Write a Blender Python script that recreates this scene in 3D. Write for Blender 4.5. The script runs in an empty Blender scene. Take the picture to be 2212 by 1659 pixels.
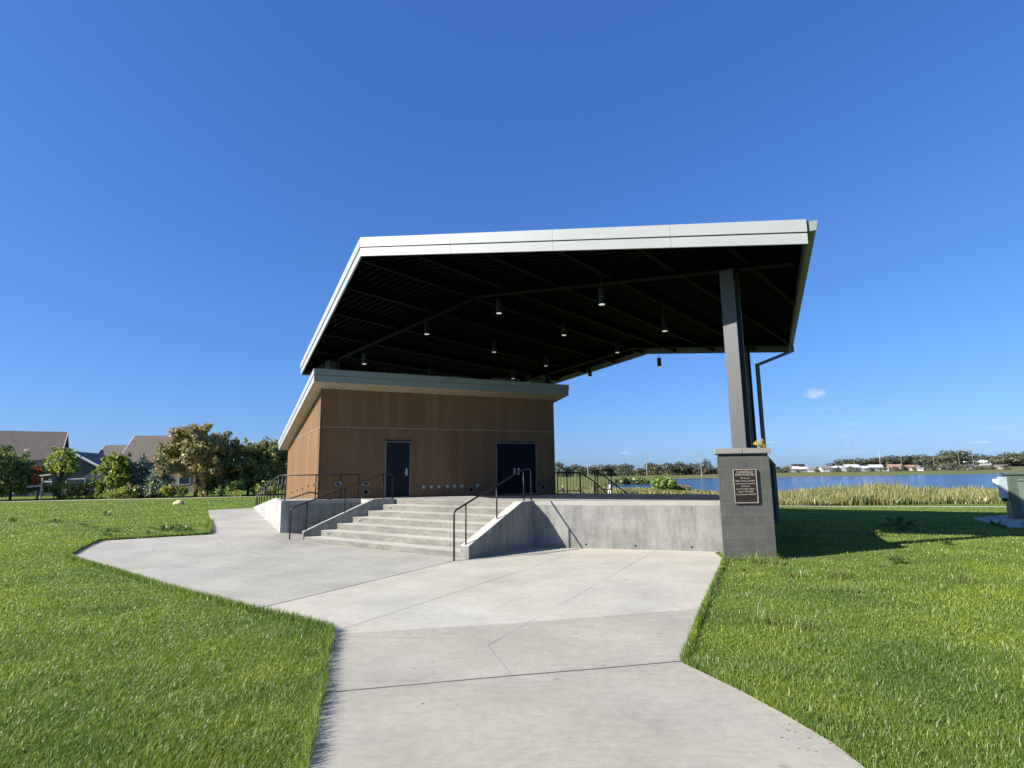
import bpy, bmesh, math, random
import numpy as np
from math import sin, cos, tan, radians, degrees, atan2, hypot, pi, sqrt
from mathutils import Vector, Matrix
SC = bpy.context.scene
COL = SC.collection
random.seed(7); RNG = np.random.default_rng(7)

# ------------------------------------------------------------ camera
CAMZ = 2.2
cd = bpy.data.cameras.new('camera'); cam = bpy.data.objects.new('camera', cd); COL.objects.link(cam)
cd.sensor_width = 36; cd.lens = 1231/2212*36; cd.clip_start = .1; cd.clip_end = 9000
TH = radians(8.77); RO = radians(.86)
_f = Vector((0, cos(TH), sin(TH))); _u = Vector((0, -sin(TH), cos(TH))); _r = Vector((1, 0, 0))
_R = _r*cos(RO) - _u*sin(RO); _U = _r*sin(RO) + _u*cos(RO)
cam.matrix_world = Matrix(((_R.x, _U.x, -_f.x, 0), (_R.y, _U.y, -_f.y, 0), (_R.z, _U.z, -_f.z, CAMZ), (0, 0, 0, 1)))
SC.camera = cam

# ------------------------------------------------------------ world and sun
SUN_AZ, SUN_EL = radians(-112), radians(30)
w = bpy.data.worlds.new('World'); SC.world = w; w.use_nodes = True
nt = w.node_tree; nt.nodes.clear()
N = nt.nodes.new; LK = nt.links.new
out = N('ShaderNodeOutputWorld'); bg = N('ShaderNodeBackground'); sky = N('ShaderNodeTexSky')
sky.sky_type = 'NISHITA'; sky.sun_disc = False; sky.sun_elevation = SUN_EL; sky.sun_rotation = SUN_AZ
sky.altitude = 300; sky.air_density = 1.0; sky.dust_density = .6; sky.ozone_density = 2.2
# clear autumn air: per-channel response that keeps the zenith deep and the horizon pale blue
spc = N('ShaderNodeSeparateColor'); hsv = N('ShaderNodeCombineColor'); LK(sky.outputs[0], spc.inputs[0])
for ci, (ga, gp) in enumerate(((.222, .87), (.338, .74), (.585, .64))):
    q1 = N('ShaderNodeMath'); q1.operation = 'MULTIPLY'; q1.inputs[1].default_value = .12; LK(spc.outputs[ci], q1.inputs[0])
    q2 = N('ShaderNodeMath'); q2.operation = 'POWER'; q2.inputs[1].default_value = gp; LK(q1.outputs[0], q2.inputs[0])
    q3 = N('ShaderNodeMath'); q3.operation = 'MULTIPLY'; q3.inputs[1].default_value = ga/.12; LK(q2.outputs[0], q3.inputs[0]); LK(q3.outputs[0], hsv.inputs[ci])
# a few small real clouds low in the sky, laid out by compass direction
tc = N('ShaderNodeTexCoord'); nz = N('ShaderNodeTexNoise'); nz.inputs['Scale'].default_value = 60; nz.inputs['Detail'].default_value = 5
mp = N('ShaderNodeMapping'); mp.inputs['Scale'].default_value = (1, 1, 2.6)
LK(tc.outputs['Generated'], mp.inputs[0]); LK(mp.outputs[0], nz.inputs['Vector'])
def sky_dir(xv, yv):
    d = _f + _R*((xv-1106)/1231) + _U*((829.5-yv)/1231); return d.normalized()
CL = [(1760, 850, .017, .0085, 1.0), (1792, 882, .011, .004, .2), (1838, 916, .022, .003, .16), (1830, 942, .015, .0022, .16),
      (1762, 951, .014, .002, .12), (2160, 923, .022, .003, .15), (1935, 938, .012, .0022, .13),
      (2115, 955, .016, .0025, .45), (1840, 976, .03, .0022, .12), (1350, 978, .012, .003, .45)]
acc = None
for (xv, yv, sx, sy, k) in CL:
    d = sky_dir(xv, yv)
    t = Vector((d.y, -d.x, 0)).normalized(); up = t.cross(d)
    v1 = N('ShaderNodeVectorMath'); v1.operation = 'DOT_PRODUCT'; v1.inputs[1].default_value = t/sx; LK(tc.outputs['Generated'], v1.inputs[0])
    v2 = N('ShaderNodeVectorMath'); v2.operation = 'DOT_PRODUCT'; v2.inputs[1].default_value = up/sy; LK(tc.outputs['Generated'], v2.inputs[0])
    v3 = N('ShaderNodeVectorMath'); v3.operation = 'DOT_PRODUCT'; v3.inputs[1].default_value = d; LK(tc.outputs['Generated'], v3.inputs[0])
    a = N('ShaderNodeMath'); a.operation = 'POWER'; a.inputs[1].default_value = 2; LK(v1.outputs['Value'], a.inputs[0])
    b = N('ShaderNodeMath'); b.operation = 'POWER'; b.inputs[1].default_value = 2; LK(v2.outputs['Value'], b.inputs[0])
    c = N('ShaderNodeMath'); c.operation = 'ADD'; LK(a.outputs[0], c.inputs[0]); LK(b.outputs[0], c.inputs[1])
    e = N('ShaderNodeMath'); e.operation = 'MULTIPLY_ADD'; e.inputs[1].default_value = -k; e.inputs[2].default_value = k; LK(c.outputs[0], e.inputs[0])
    g = N('ShaderNodeMath'); g.operation = 'GREATER_THAN'; g.inputs[1].default_value = 0; LK(v3.outputs['Value'], g.inputs[0])
    h = N('ShaderNodeMath'); h.operation = 'MULTIPLY'; LK(e.outputs[0], h.inputs[0]); LK(g.outputs[0], h.inputs[1])
    if acc is None: acc = h
    else:
        m = N('ShaderNodeMath'); m.operation = 'MAXIMUM'; LK(acc.outputs[0], m.inputs[0]); LK(h.outputs[0], m.inputs[1]); acc = m
m1 = N('ShaderNodeMath'); m1.operation = 'MULTIPLY_ADD'; m1.inputs[1].default_value = 1.6; m1.inputs[2].default_value = -.25; LK(nz.outputs[0], m1.inputs[0])
m2 = N('ShaderNodeMath'); m2.operation = 'MULTIPLY'; m2.use_clamp = True; LK(acc.outputs[0], m2.inputs[0]); LK(m1.outputs[0], m2.inputs[1])
mx = N('ShaderNodeMixRGB'); mx.inputs[2].default_value = (3.6, 3.8, 4.4, 1); LK(m2.outputs[0], mx.inputs[0]); LK(hsv.outputs[0], mx.inputs[1])
LK(mx.outputs[0], bg.inputs[0]); bg.inputs[1].default_value = .12; LK(bg.outputs[0], out.inputs[0])

sl = bpy.data.lights.new('sun', 'SUN'); sun = bpy.data.objects.new('sun', sl); COL.objects.link(sun)
sl.energy = 5.0; sl.angle = radians(.53); sl.color = (1, .955, .89)
sd = Vector((sin(SUN_AZ)*cos(SUN_EL), cos(SUN_AZ)*cos(SUN_EL), sin(SUN_EL)))
sun.rotation_euler = sd.to_track_quat('Z', 'Y').to_euler()
SC.view_settings.view_transform = 'Standard'; SC.view_settings.look = 'None'
SC.view_settings.exposure = 1.0; SC.view_settings.gamma = 1
SC.render.engine = 'CYCLES'

# ------------------------------------------------------------ materials
MATS = {}
def rgb(h):   # srgb hex -> linear
    v = [int(h[i:i+2], 16)/255 for i in (0, 2, 4)]
    return tuple(((c/12.92) if c < .04045 else ((c+.055)/1.055)**2.4) for c in v)+(1,)
class Mt:
    def __init__(s, name, col=(.5, .5, .5, 1), rough=.6, metal=0, spec=.5):
        s.m = bpy.data.materials.new(name); s.m.use_nodes = True; s.t = s.m.node_tree
        s.b = s.t.nodes['Principled BSDF']; s.b.inputs['Base Color'].default_value = col
        s.b.inputs['Roughness'].default_value = rough; s.b.inputs['Metallic'].default_value = metal
        s.b.inputs['Specular IOR Level'].default_value = spec; MATS[name] = s.m
    def n(s, ty, **k):
        x = s.t.nodes.new('ShaderNode'+ty)
        for a, v in k.items(): setattr(x, a, v)
        return x
    def l(s, a, b): s.t.links.new(a, b)
    def coord(s, kind='Object', scale=(1, 1, 1), rot=(0, 0, 0)):
        c = s.n('TexCoord'); m = s.n('Mapping'); m.inputs['Scale'].default_value = scale; m.inputs['Rotation'].default_value = rot
        s.l(c.outputs[kind], m.inputs[0]); return m.outputs[0]
    def noise(s, vec, scale, detail=4, rough=.55):
        x = s.n('TexNoise'); x.inputs['Scale'].default_value = scale; x.inputs['Detail'].default_value = detail; x.inputs['Roughness'].default_value = rough
        s.l(vec, x.inputs['Vector']); return x.outputs[0]
    def ramp(s, fac, stops):
        r = s.n('ValToRGB'); e = r.color_ramp.elements
        while len(e) < len(stops): e.new(.5)
        for i, (p, c) in enumerate(stops):
            e[i].position = p; e[i].color = c if len(c) == 4 else tuple(c)+(1,)
        s.l(fac, r.inputs[0]); return r.outputs[0]
    def mix(s, fac, a, b, mode='MIX'):
        x = s.n('MixRGB', blend_type=mode)
        for i, v in ((0, fac), (1, a), (2, b)):
            if hasattr(v, 'is_linked') or hasattr(v, 'links'): s.l(v, x.inputs[i])
            else: x.inputs[i].default_value = v if i else v
        return x.outputs[0]
    def math(s, op, a, b=0.0, c=0.0, clamp=False):
        x = s.n('Math', operation=op); x.use_clamp = clamp
        for i, v in ((0, a), (1, b), (2, c)):
            if hasattr(v, 'links'): s.l(v, x.inputs[i])
            else: x.inputs[i].default_value = v
        return x.outputs[0]
    def color(s, o): s.l(o, s.b.inputs['Base Color'])
    def bump(s, h, strength=.3, dist=.01):
        b = s.n('Bump'); b.inputs['Strength'].default_value = strength; b.inputs['Distance'].default_value = dist
        s.l(h, b.inputs['Height']); s.l(b.outputs[0], s.b.inputs['Normal'])
def G(v): return (v, v, v, 1)

def make_concrete(name, base, kind='flat'):
    m = Mt(name, rough=.85, spec=.25)
    o = m.coord('Object')
    n1 = m.noise(o, .7, 5, .6); n2 = m.noise(o, 9, 6, .7); n3 = m.noise(o, 90, 3, .6)
    lo = tuple(c*.86 for c in base[:3])+(1,); hi = tuple(min(1, c*1.1) for c in base[:3])+(1,)
    c = m.ramp(n1, [(.33, lo), (.66, hi)])
    c = m.mix(.55, c, m.ramp(n2, [(.3, G(.8)), (.7, G(1.12))]), 'MULTIPLY')
    c = m.mix(.45, c, m.ramp(n3, [(.3, G(.8)), (.7, G(1.15))]), 'MULTIPLY')
    if kind == 'wall':   # vertical run-down stains and form pour blotches
        v = m.coord('Object', (2.2, 2.2, .35)); s1 = m.noise(v, 2.2, 5, .65)
        c = m.mix(.85, c, m.ramp(s1, [(.34, G(.66)), (.5, G(.93)), (.66, G(1.08))]), 'MULTIPLY')
        bl = m.noise(o, 1.7, 3, .5)
        c = m.mix(.7, c, m.ramp(bl, [(.42, G(.82)), (.58, G(1.05))]), 'MULTIPLY')
    if kind == 'step':
        bl = m.noise(m.coord('Object', (1, 1, 3)), 2.3, 3, .5)
        c = m.mix(.8, c, m.ramp(bl, [(.4, (.8, .8, .76, 1)), (.6, (1.06, 1.05, 1.0, 1))]), 'MULTIPLY')
    if kind == 'flat':
        at = m.n('Attribute', attribute_name='tone'); c = m.mix(1, c, at.outputs['Color'], 'MULTIPLY')
        # dried splashes and a warm stain towards the near right
        sp = m.noise(m.coord('Object', (2.4, 4.2, 1)), 1.6, 2, .4)
        c = m.mix(.75, c, m.ramp(sp, [(.24, (.70, .69, .67, 1)), (.285, G(1))]), 'MULTIPLY')
        st = m.noise(m.coord('Object', (.9, 5, 1), (0, 0, radians(12))), 3.2, 5, .7)
        c = m.mix(.5, c, m.ramp(st, [(.35, G(.87)), (.6, G(1.07))]), 'MULTIPLY')
        wz = m.noise(m.coord('Object', (.3, .3, .3)), 1.1, 2, .5)
        c = m.mix(.5, c, m.ramp(wz, [(.4, (1, 1, 1, 1)), (.62, (1.05, 1.0, .92, 1))]), 'MULTIPLY')
    hgt = m.mix(.5, n2, n3)
    if kind == 'flat':
        br = m.noise(m.coord('Object', (1.5, 42, 1), (0, 0, radians(8))), 6, 3, .6)
        c = m.mix(.35, c, m.ramp(br, [(.35, G(.84)), (.6, G(1.08))]), 'MULTIPLY'); hgt = m.mix(.5, hgt, br)
        vo = m.n('TexVoronoi'); vo.inputs['Scale'].default_value = 1.35; m.l(m.coord('Object'), vo.inputs['Vector'])
        c = m.mix(.6, c, m.ramp(vo.outputs['Distance'], [(.035, (.62, .60, .56, 1)), (.06, G(1))]), 'MULTIPLY')
    m.color(c); m.bump(hgt, .35, .006)
    return m.m
M_PAVE = make_concrete('pavement_concrete', (.355, .337, .282, 1), 'flat')
M_WALLC = make_concrete('wall_concrete', (.255, .248, .222, 1), 'wall')
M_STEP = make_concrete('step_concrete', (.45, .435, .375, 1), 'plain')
M_RISER = make_concrete('formed_shaded_riser', (.190, .183, .155, 1), 'step')  # formed finish, darkened further to stand in for shade on the risers
M_FLOORC = make_concrete('floor_concrete', (.345, .33, .285, 1), 'plain')
M_CAP = make_concrete('limestone_cap', (.33, .305, .26, 1), 'plain')

def simple(name, col, rough=.6, metal=0, spec=.5, nv=.15, ns=8):
    m = Mt(name, col, rough, metal, spec)
    if nv:
        n = m.noise(m.coord('Object'), ns, 4, .6)
        m.color(m.mix(1, tuple(col[:3])+(1,), m.ramp(n, [(.3, G(1-nv)), (.7, G(1+nv))]), 'MULTIPLY'))
    return m.m
M_JOINT = simple('joint_dark', (.09, .085, .075, 1), .9)
M_SCORE = simple('score_line', (.27, .26, .24, 1), .9)
M_BLACK = simple('black_paint', (.006, .006, .007, 1), .45, 0, .4)
M_DECKB = simple('black_deck_paint', (.0018, .0018, .0022, 1), .7, 0, .04)
M_STEEL = simple('canopy_steel', (.0022, .0021, .0022, 1), .7, 0, .10)
M_COLUMN = simple('column_paint', (.058, .061, .062, 1), .5, .1, .5, .06, 3)
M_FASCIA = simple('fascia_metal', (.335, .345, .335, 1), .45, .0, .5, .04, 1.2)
M_FASC_SHADE = simple('fascia_metal_shade', (.205, .240, .215, 1), .45, .0, .5, .05, 1.2)  # same metal as the pale fascia, shade of the unlit sides in its colour
M_GUTTER = simple('gutter_metal', (.085, .095, .082, 1), .5, .1, .5, .08)
M_LENS = Mt('lamp_lens', (.8, .8, .78, 1), .4).m
_b = M_LENS.node_tree.nodes['Principled BSDF']; _b.inputs['Emission Color'].default_value = (1, .97, .92, 1); _b.inputs['Emission Strength'].default_value = .24
M_DOOR = simple('door_paint', (.004, .009, .016, 1), .6, 0, .25, .04)
M_DOOR2 = simple('double_door_paint', (.003, .003, .012, 1), .6, 0, .2, .04)
M_FRAME = simple('frame_metal', (.14, .13, .115, 1), .4, .3)
M_CHROME = simple('brushed_steel', (.45, .45, .44, 1), .35, .7)
M_PLATE = simple('cover_plate', (.22, .22, .21, 1), .5, .2)
M_DARKHOLE = simple('dark_recess', (.006, .006, .006, 1), .9)

def deck_mat():
    m = Mt('black_metal_deck', (.011, .011, .013, 1), .5, 0, .45)
    at = m.n('Attribute', attribute_name='rib')
    wv = m.math('SINE', at.outputs['Fac'])
    m.bump(wv, 1.0, .05)
    return m.m
M_DECK = deck_mat()

def plank_mat(name, tone=1.0):
    m = Mt(name, rough=.6, spec=.3)
    uv = m.n('UVMap'); sp = m.n('SeparateXYZ'); m.l(uv.outputs[0], sp.inputs[0])
    bi = m.math('DIVIDE', sp.outputs[0], .29); fl = m.math('FLOOR', bi); fr = m.math('FRACT', bi)
    cmb = m.n('CombineXYZ'); m.l(fl, cmb.inputs[0]); row = m.math('FLOOR', m.math('DIVIDE', m.math('ADD', sp.outputs[1], .72), 2.35)); m.l(row, cmb.inputs[1])
    wn = m.n('TexWhiteNoise', noise_dimensions='2D'); m.l(cmb.outputs[0], wn.inputs['Vector'])
    c = m.ramp(wn.outputs['Value'], [(0, (.158, .085, .037, 1)), (.5, (.184, .100, .043, 1)), (1, (.212, .118, .053, 1))])
    sc = m.n('VectorMath', operation='MULTIPLY'); sc.inputs[1].default_value = (30, 1.1, 1); m.l(uv.outputs[0], sc.inputs[0])
    ad = m.n('VectorMath', operation='ADD'); m.l(sc.outputs[0], ad.inputs[0]); m.l(wn.outputs['Color'], ad.inputs[1])
    gr = m.noise(ad.outputs[0], 2.6, 6, .7)
    c = m.mix(.8, c, m.ramp(gr, [(.3, G(.66)), (.5, G(.97)), (.72, G(1.22))]), 'MULTIPLY')
    big = m.noise(m.coord('Object'), .5, 3, .5)
    c = m.mix(.5, c, m.ramp(big, [(.35, G(.85)), (.65, G(1.1))]), 'MULTIPLY')
    ed = m.math('LESS_THAN', fr, .018)
    c = m.mix(ed, c, (.03, .018, .01, 1))
    m.color(c); m.bump(gr, .25, .004)
    return m.m
M_PLANK = plank_mat('wood_cladding')
def soffit_mat():
    m = Mt('soffit_board', rough=.6)
    v = m.coord('Object', (1, 1, 1), (0, 0, radians(27)))
    w_ = m.n('TexWave', bands_direction='X'); w_.inputs['Scale'].default_value = 1.1; w_.inputs['Distortion'].default_value = 0; m.l(v, w_.inputs[0])
    m.color(m.ramp(w_.outputs[0], [(.0, (.26, .2, .13, 1)), (.06, (.47, .40, .29, 1)), (1, (.50, .43, .32, 1))]))
    return m.m
M_SOFFIT = soffit_mat()
M_BAND = simple('trim_band', (.24, .17, .10, 1), .5)

def block_mat():
    m = Mt('split_face_block', rough=.9, spec=.2)
    uv = m.n('UVMap'); br = m.n('TexBrick'); br.offset = .5; br.squash = 1
    br.inputs['Scale'].default_value = 1; br.inputs['Brick Width'].default_value = .47; br.inputs['Row Height'].default_value = .275
    br.inputs['Mortar Size'].default_value = .007; br.inputs['Mortar Smooth'].default_value = .2; br.inputs['Bias'].default_value = 0
    br.inputs['Color1'].default_value = (.112, .108, .094, 1); br.inputs['Color2'].default_value = (.134, .129, .113, 1); br.inputs['Mortar'].default_value = (.165, .158, .14, 1)
    m.l(uv.outputs[0], br.inputs['Vector'])
    o = m.coord('Object'); n1 = m.noise(o, 55, 4, .7); n2 = m.noise(o, 3, 3)
    c = m.mix(.8, br.outputs[0], m.ramp(n1, [(.3, G(.7)), (.55, G(1)), (.68, G(1.5))]), 'MULTIPLY')
    c = m.mix(.5, c, m.ramp(n2, [(.3, G(.85)), (.7, G(1.15))]), 'MULTIPLY')
    m.color(c)
    h = m.mix(.35, m.math('SUBTRACT', 1.0, br.outputs['Fac']), n1); m.bump(h, .7, .008)
    return m.m
M_BLOCK = block_mat()
M_BRONZE = simple('plaque_bronze', (.040, .027, .020, 1), .5, .3)
M_BRASS = simple('plaque_raised', (.42, .35, .28, 1), .45, .1)

def ground_mat():
    m = Mt('lawn_soil', rough=.95, spec=.1)
    o = m.coord('Object'); at = m.n('Attribute', attribute_name='zone'); sp = m.n('SeparateColor'); m.l(at.outputs['Color'], sp.inputs[0])
    nA = m.noise(m.coord('Object', (1, 1, 0)), .35, 5, .65); nB = m.noise(m.coord('Object', (.5, 1.3, 0)), 1.1, 6, .7); nC = m.noise(o, 14, 5, .8); nD = m.noise(m.coord('Object', (1, 1, 0)), .08, 3, .5)
    c = m.ramp(nB, [(.3, (.085, .125, .020, 1)), (.5, (.125, .175, .028, 1)), (.68, (.175, .215, .048, 1))])
    c = m.mix(.8, c, m.ramp(nC, [(.3, G(.55)), (.5, G(.95)), (.7, G(1.35))]), 'MULTIPLY')
    c = m.mix(.7, c, m.ramp(nA, [(.3, (.8, .82, .8, 1)), (.7, (1.2, 1.15, 1.0, 1))]), 'MULTIPLY')
    dry = m.ramp(nB, [(.3, (.085, .095, .034, 1)), (.6, (.165, .165, .062, 1)), (.75, (.22, .20, .09, 1))])
    c = m.mix(sp.outputs['Red'], c, dry)
    woods = m.ramp(m.noise(m.coord('Object', (.05, .05, .05)), 1.2, 6, .75), [(.35, (.030, .042, .018, 1)), (.55, (.06, .07, .03, 1)), (.7, (.11, .10, .06, 1))])
    c = m.mix(sp.outputs['Green'], c, woods)
    m.color(c); m.bump(nC, .6, .05)
    return m.m
M_GROUND = ground_mat()
def blade_mat(name, stops, trans=.3):
    m = Mt(name, rough=.38, spec=.45)
    at = m.n('Attribute', attribute_name='rnd')
    c = m.ramp(at.outputs['Fac'], stops)
    o = m.coord('Object', (1, 1, 0)); n1 = m.noise(o, .55, 4, .6); n2 = m.noise(m.coord('Object', (1, 2.2, 0)), .16, 3, .6)
    c = m.mix(.9, c, m.ramp(n1, [(.30, (.55, .66, .60, 1)), (.5, (1, 1, 1, 1)), (.68, (1.42, 1.20, 1.0, 1))]), 'MULTIPLY')
    c = m.mix(.7, c, m.ramp(n2, [(.36, (.68, .78, .82, 1)), (.5, (1, 1, 1, 1)), (.64, (1.28, 1.15, .9, 1))]), 'MULTIPLY')
    m.color(c)
    tr = m.n('BsdfTranslucent'); m.l(c, tr.inputs[0]); mx_ = m.n('MixShader'); mx_.inputs[0].default_value = trans
    m.l(m.b.outputs[0], mx_.inputs[1]); m.l(tr.outputs[0], mx_.inputs[2])
    m.l(mx_.outputs[0], m.t.nodes['Material Output'].inputs[0])
    return m.m
M_BLADE = blade_mat('grass_blades', [(0, (0.105, 0.173, 0.020, 1)), (.55, (0.182, 0.274, 0.036, 1)), (.85, (0.276, 0.368, 0.065, 1)), (.96, (0.442, 0.513, 0.180, 1)), (1, (0.480, 0.540, 0.340, 1))], .52)
M_REED = blade_mat('reed_stems', [(0, (.085, .12, .025, 1)), (.5, (.20, .20, .055, 1)), (1, (.42, .36, .17, 1))], .3)
def leafmat(name, a, b, c_, trans=.5): return blade_mat(name, [(0, a+(1,)), (.6, b+(1,)), (1, c_+(1,))], trans)
M_LEAF_OLIVE = leafmat('foliage_olive', (.19, .175, .075), (.34, .30, .135), (.47, .42, .22), .45)
M_LEAF_MID = leafmat('foliage_mid_green', (.12, .145, .045), (.235, .26, .085), (.37, .37, .16), .45)
M_LEAF_GREEN = leafmat('foliage_green', (0.105, 0.182, 0.048), (0.246, 0.351, 0.092), (0.491, 0.562, 0.176))
M_LEAF_YG = leafmat('foliage_yellow_green', (0.117, 0.180, 0.033), (0.265, 0.329, 0.076), (0.425, 0.468, 0.128))
M_LEAF_BLUE = leafmat('foliage_blue_spruce', (0.056, 0.098, 0.084), (0.130, 0.199, 0.175), (0.281, 0.374, 0.328), .1)
M_LEAF_DARK = leafmat('foliage_dark', (0.061, 0.094, 0.038), (0.137, 0.185, 0.061), (0.277, 0.308, 0.117))
M_LEAF_ORANGE = leafmat('foliage_orange', (.20, .07, .02), (.34, .13, .05), (.42, .22, .10))
M_LEAF_FAR = leafmat('foliage_far', (.060, .075, .048), (.095, .108, .070), (.130, .138, .090), .15)  # far leaf tones greyed: distance haze put into the colour
M_LEAF_FAR2 = leafmat('foliage_far_olive', (.095, .100, .055), (.135, .138, .075), (.18, .175, .10), .15)
M_BARK = simple('bark', (.075, .060, .045, 1), .9, 0, .2, .3, 12)
M_WATER = Mt('lake_water', (.010, .035, .085, 1), .12, 0, .5)
_o = M_WATER.coord('Object', (.25, 1, 1)); _n = M_WATER.noise(_o, .9, 5, .7); M_WATER.bump(_n, .9, .5)
_p = M_WATER.noise(M_WATER.coord('Object', (.01, .05, 1)), 1, 3); M_WATER.color(M_WATER.ramp(_p, [(.35, (.012, .050, .125, 1)), (.65, (.03, .095, .20, 1))]))
M_WATER = M_WATER.m
M_PATH = simple('path_gravel', (.50, .45, .36, 1), .95, 0, .1, .12, 4)
def shingle(name, col):
    m = Mt(name, rough=.9, spec=.1); n = m.noise(m.coord('Object', (.6, .6, 3)), 3.5, 5, .7)
    m.color(m.mix(1, col, m.ramp(n, [(.3, G(.7)), (.7, G(1.3))]), 'MULTIPLY')); return m.m
M_ROOF1 = shingle('brown_shingles', (.150, .128, .100, 1)); M_ROOF2 = shingle('grey_shingles', (.19, .175, .155, 1)); M_ROOFW = simple('pale_roof', (.50, .50, .49, 1), .7)
def siding(name, col):
    m = Mt(name, rough=.7, spec=.2); wv = m.n('TexWave', bands_direction='Z'); wv.inputs['Scale'].default_value = 1.6; m.l(m.coord('Object'), wv.inputs[0])
    m.color(m.mix(1, col, m.ramp(wv.outputs[0], [(0, G(.75)), (.2, G(1))]), 'MULTIPLY')); return m.m
M_SIDE_GREY = siding('grey_siding', (.26, .28, .29, 1)); M_SIDE_TAN = siding('tan_siding', (.38, .28, .22, 1)); M_SIDE_WHITE = siding('white_siding', (.45, .45, .43, 1))
M_SIDE_BLUE = siding('slate_siding', (.11, .11, .11, 1)); M_SIDE_RED = siding('terracotta_siding', (.30, .17, .125, 1)); M_SIDE_DARK = siding('dark_brick', (.07, .05, .055, 1)); M_SIDE_BEIGE = siding('beige_siding', (.50, .42, .33, 1))
M_TRIM = simple('white_trim', (.72, .72, .70, 1), .6); M_GLASS = simple('window_glass', (.03, .04, .05, 1), .08, 0, .8, 0)
M_CAB = simple('cabinet_green', (.065, .098, .062, 1), .42, .1, .5, .06, 3)
M_CABD = simple('cabinet_panel_green', (.115, .165, .115, 1), .45, .1, .5, .06, 3)
M_METER = simple('meter_grey', (.42, .44, .46, 1), .4, .4); M_RUBBER = simple('dark_rubber', (.015, .015, .017, 1), .7)
M_PETAL = simple('yellow_petals', (.66, .43, .045, 1), .6, 0, .3, .3, 60); M_POT = simple('foil_wrap', (.10, .16, .05, 1), .5)
M_ROCK = simple('pale_rock', (.55, .50, .27, 1), .9, 0, .2, .25, 5)
M_SKIN = simple('skin', (.42, .25, .18, 1), .6, 0, .3, 0); M_SHIRT_D = simple('maroon_shirt', (.075, .03, .03, 1), .8); M_SHORT_D = simple('brown_shorts', (.20, .10, .06, 1), .8)
M_SHIRT_W = simple('white_clothes', (.75, .75, .74, 1), .8); M_HAIR = simple('grey_hair', (.45, .42, .38, 1), .8); M_HAIRD = simple('dark_hair', (.03, .02, .015, 1), .8)
M_WOOD = simple('weathered_wood', (.34, .31, .28, 1), .85); M_POLEM = simple('pole_wood', (.30, .27, .23, 1), .9); M_POLEW = simple('pole_white', (.45, .45, .45, 1), .5)
M_WEED = leafmat('weed_leaves', (.05, .10, .02), (.11, .19, .04), (.22, .30, .10)); M_TUFT = leafmat('pale_tuft_blades', (.12, .18, .03), (.22, .28, .07), (.40, .42, .16))
M_DEBRIS = simple('dry_leaf', (.22, .13, .07, 1), .9)

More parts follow.
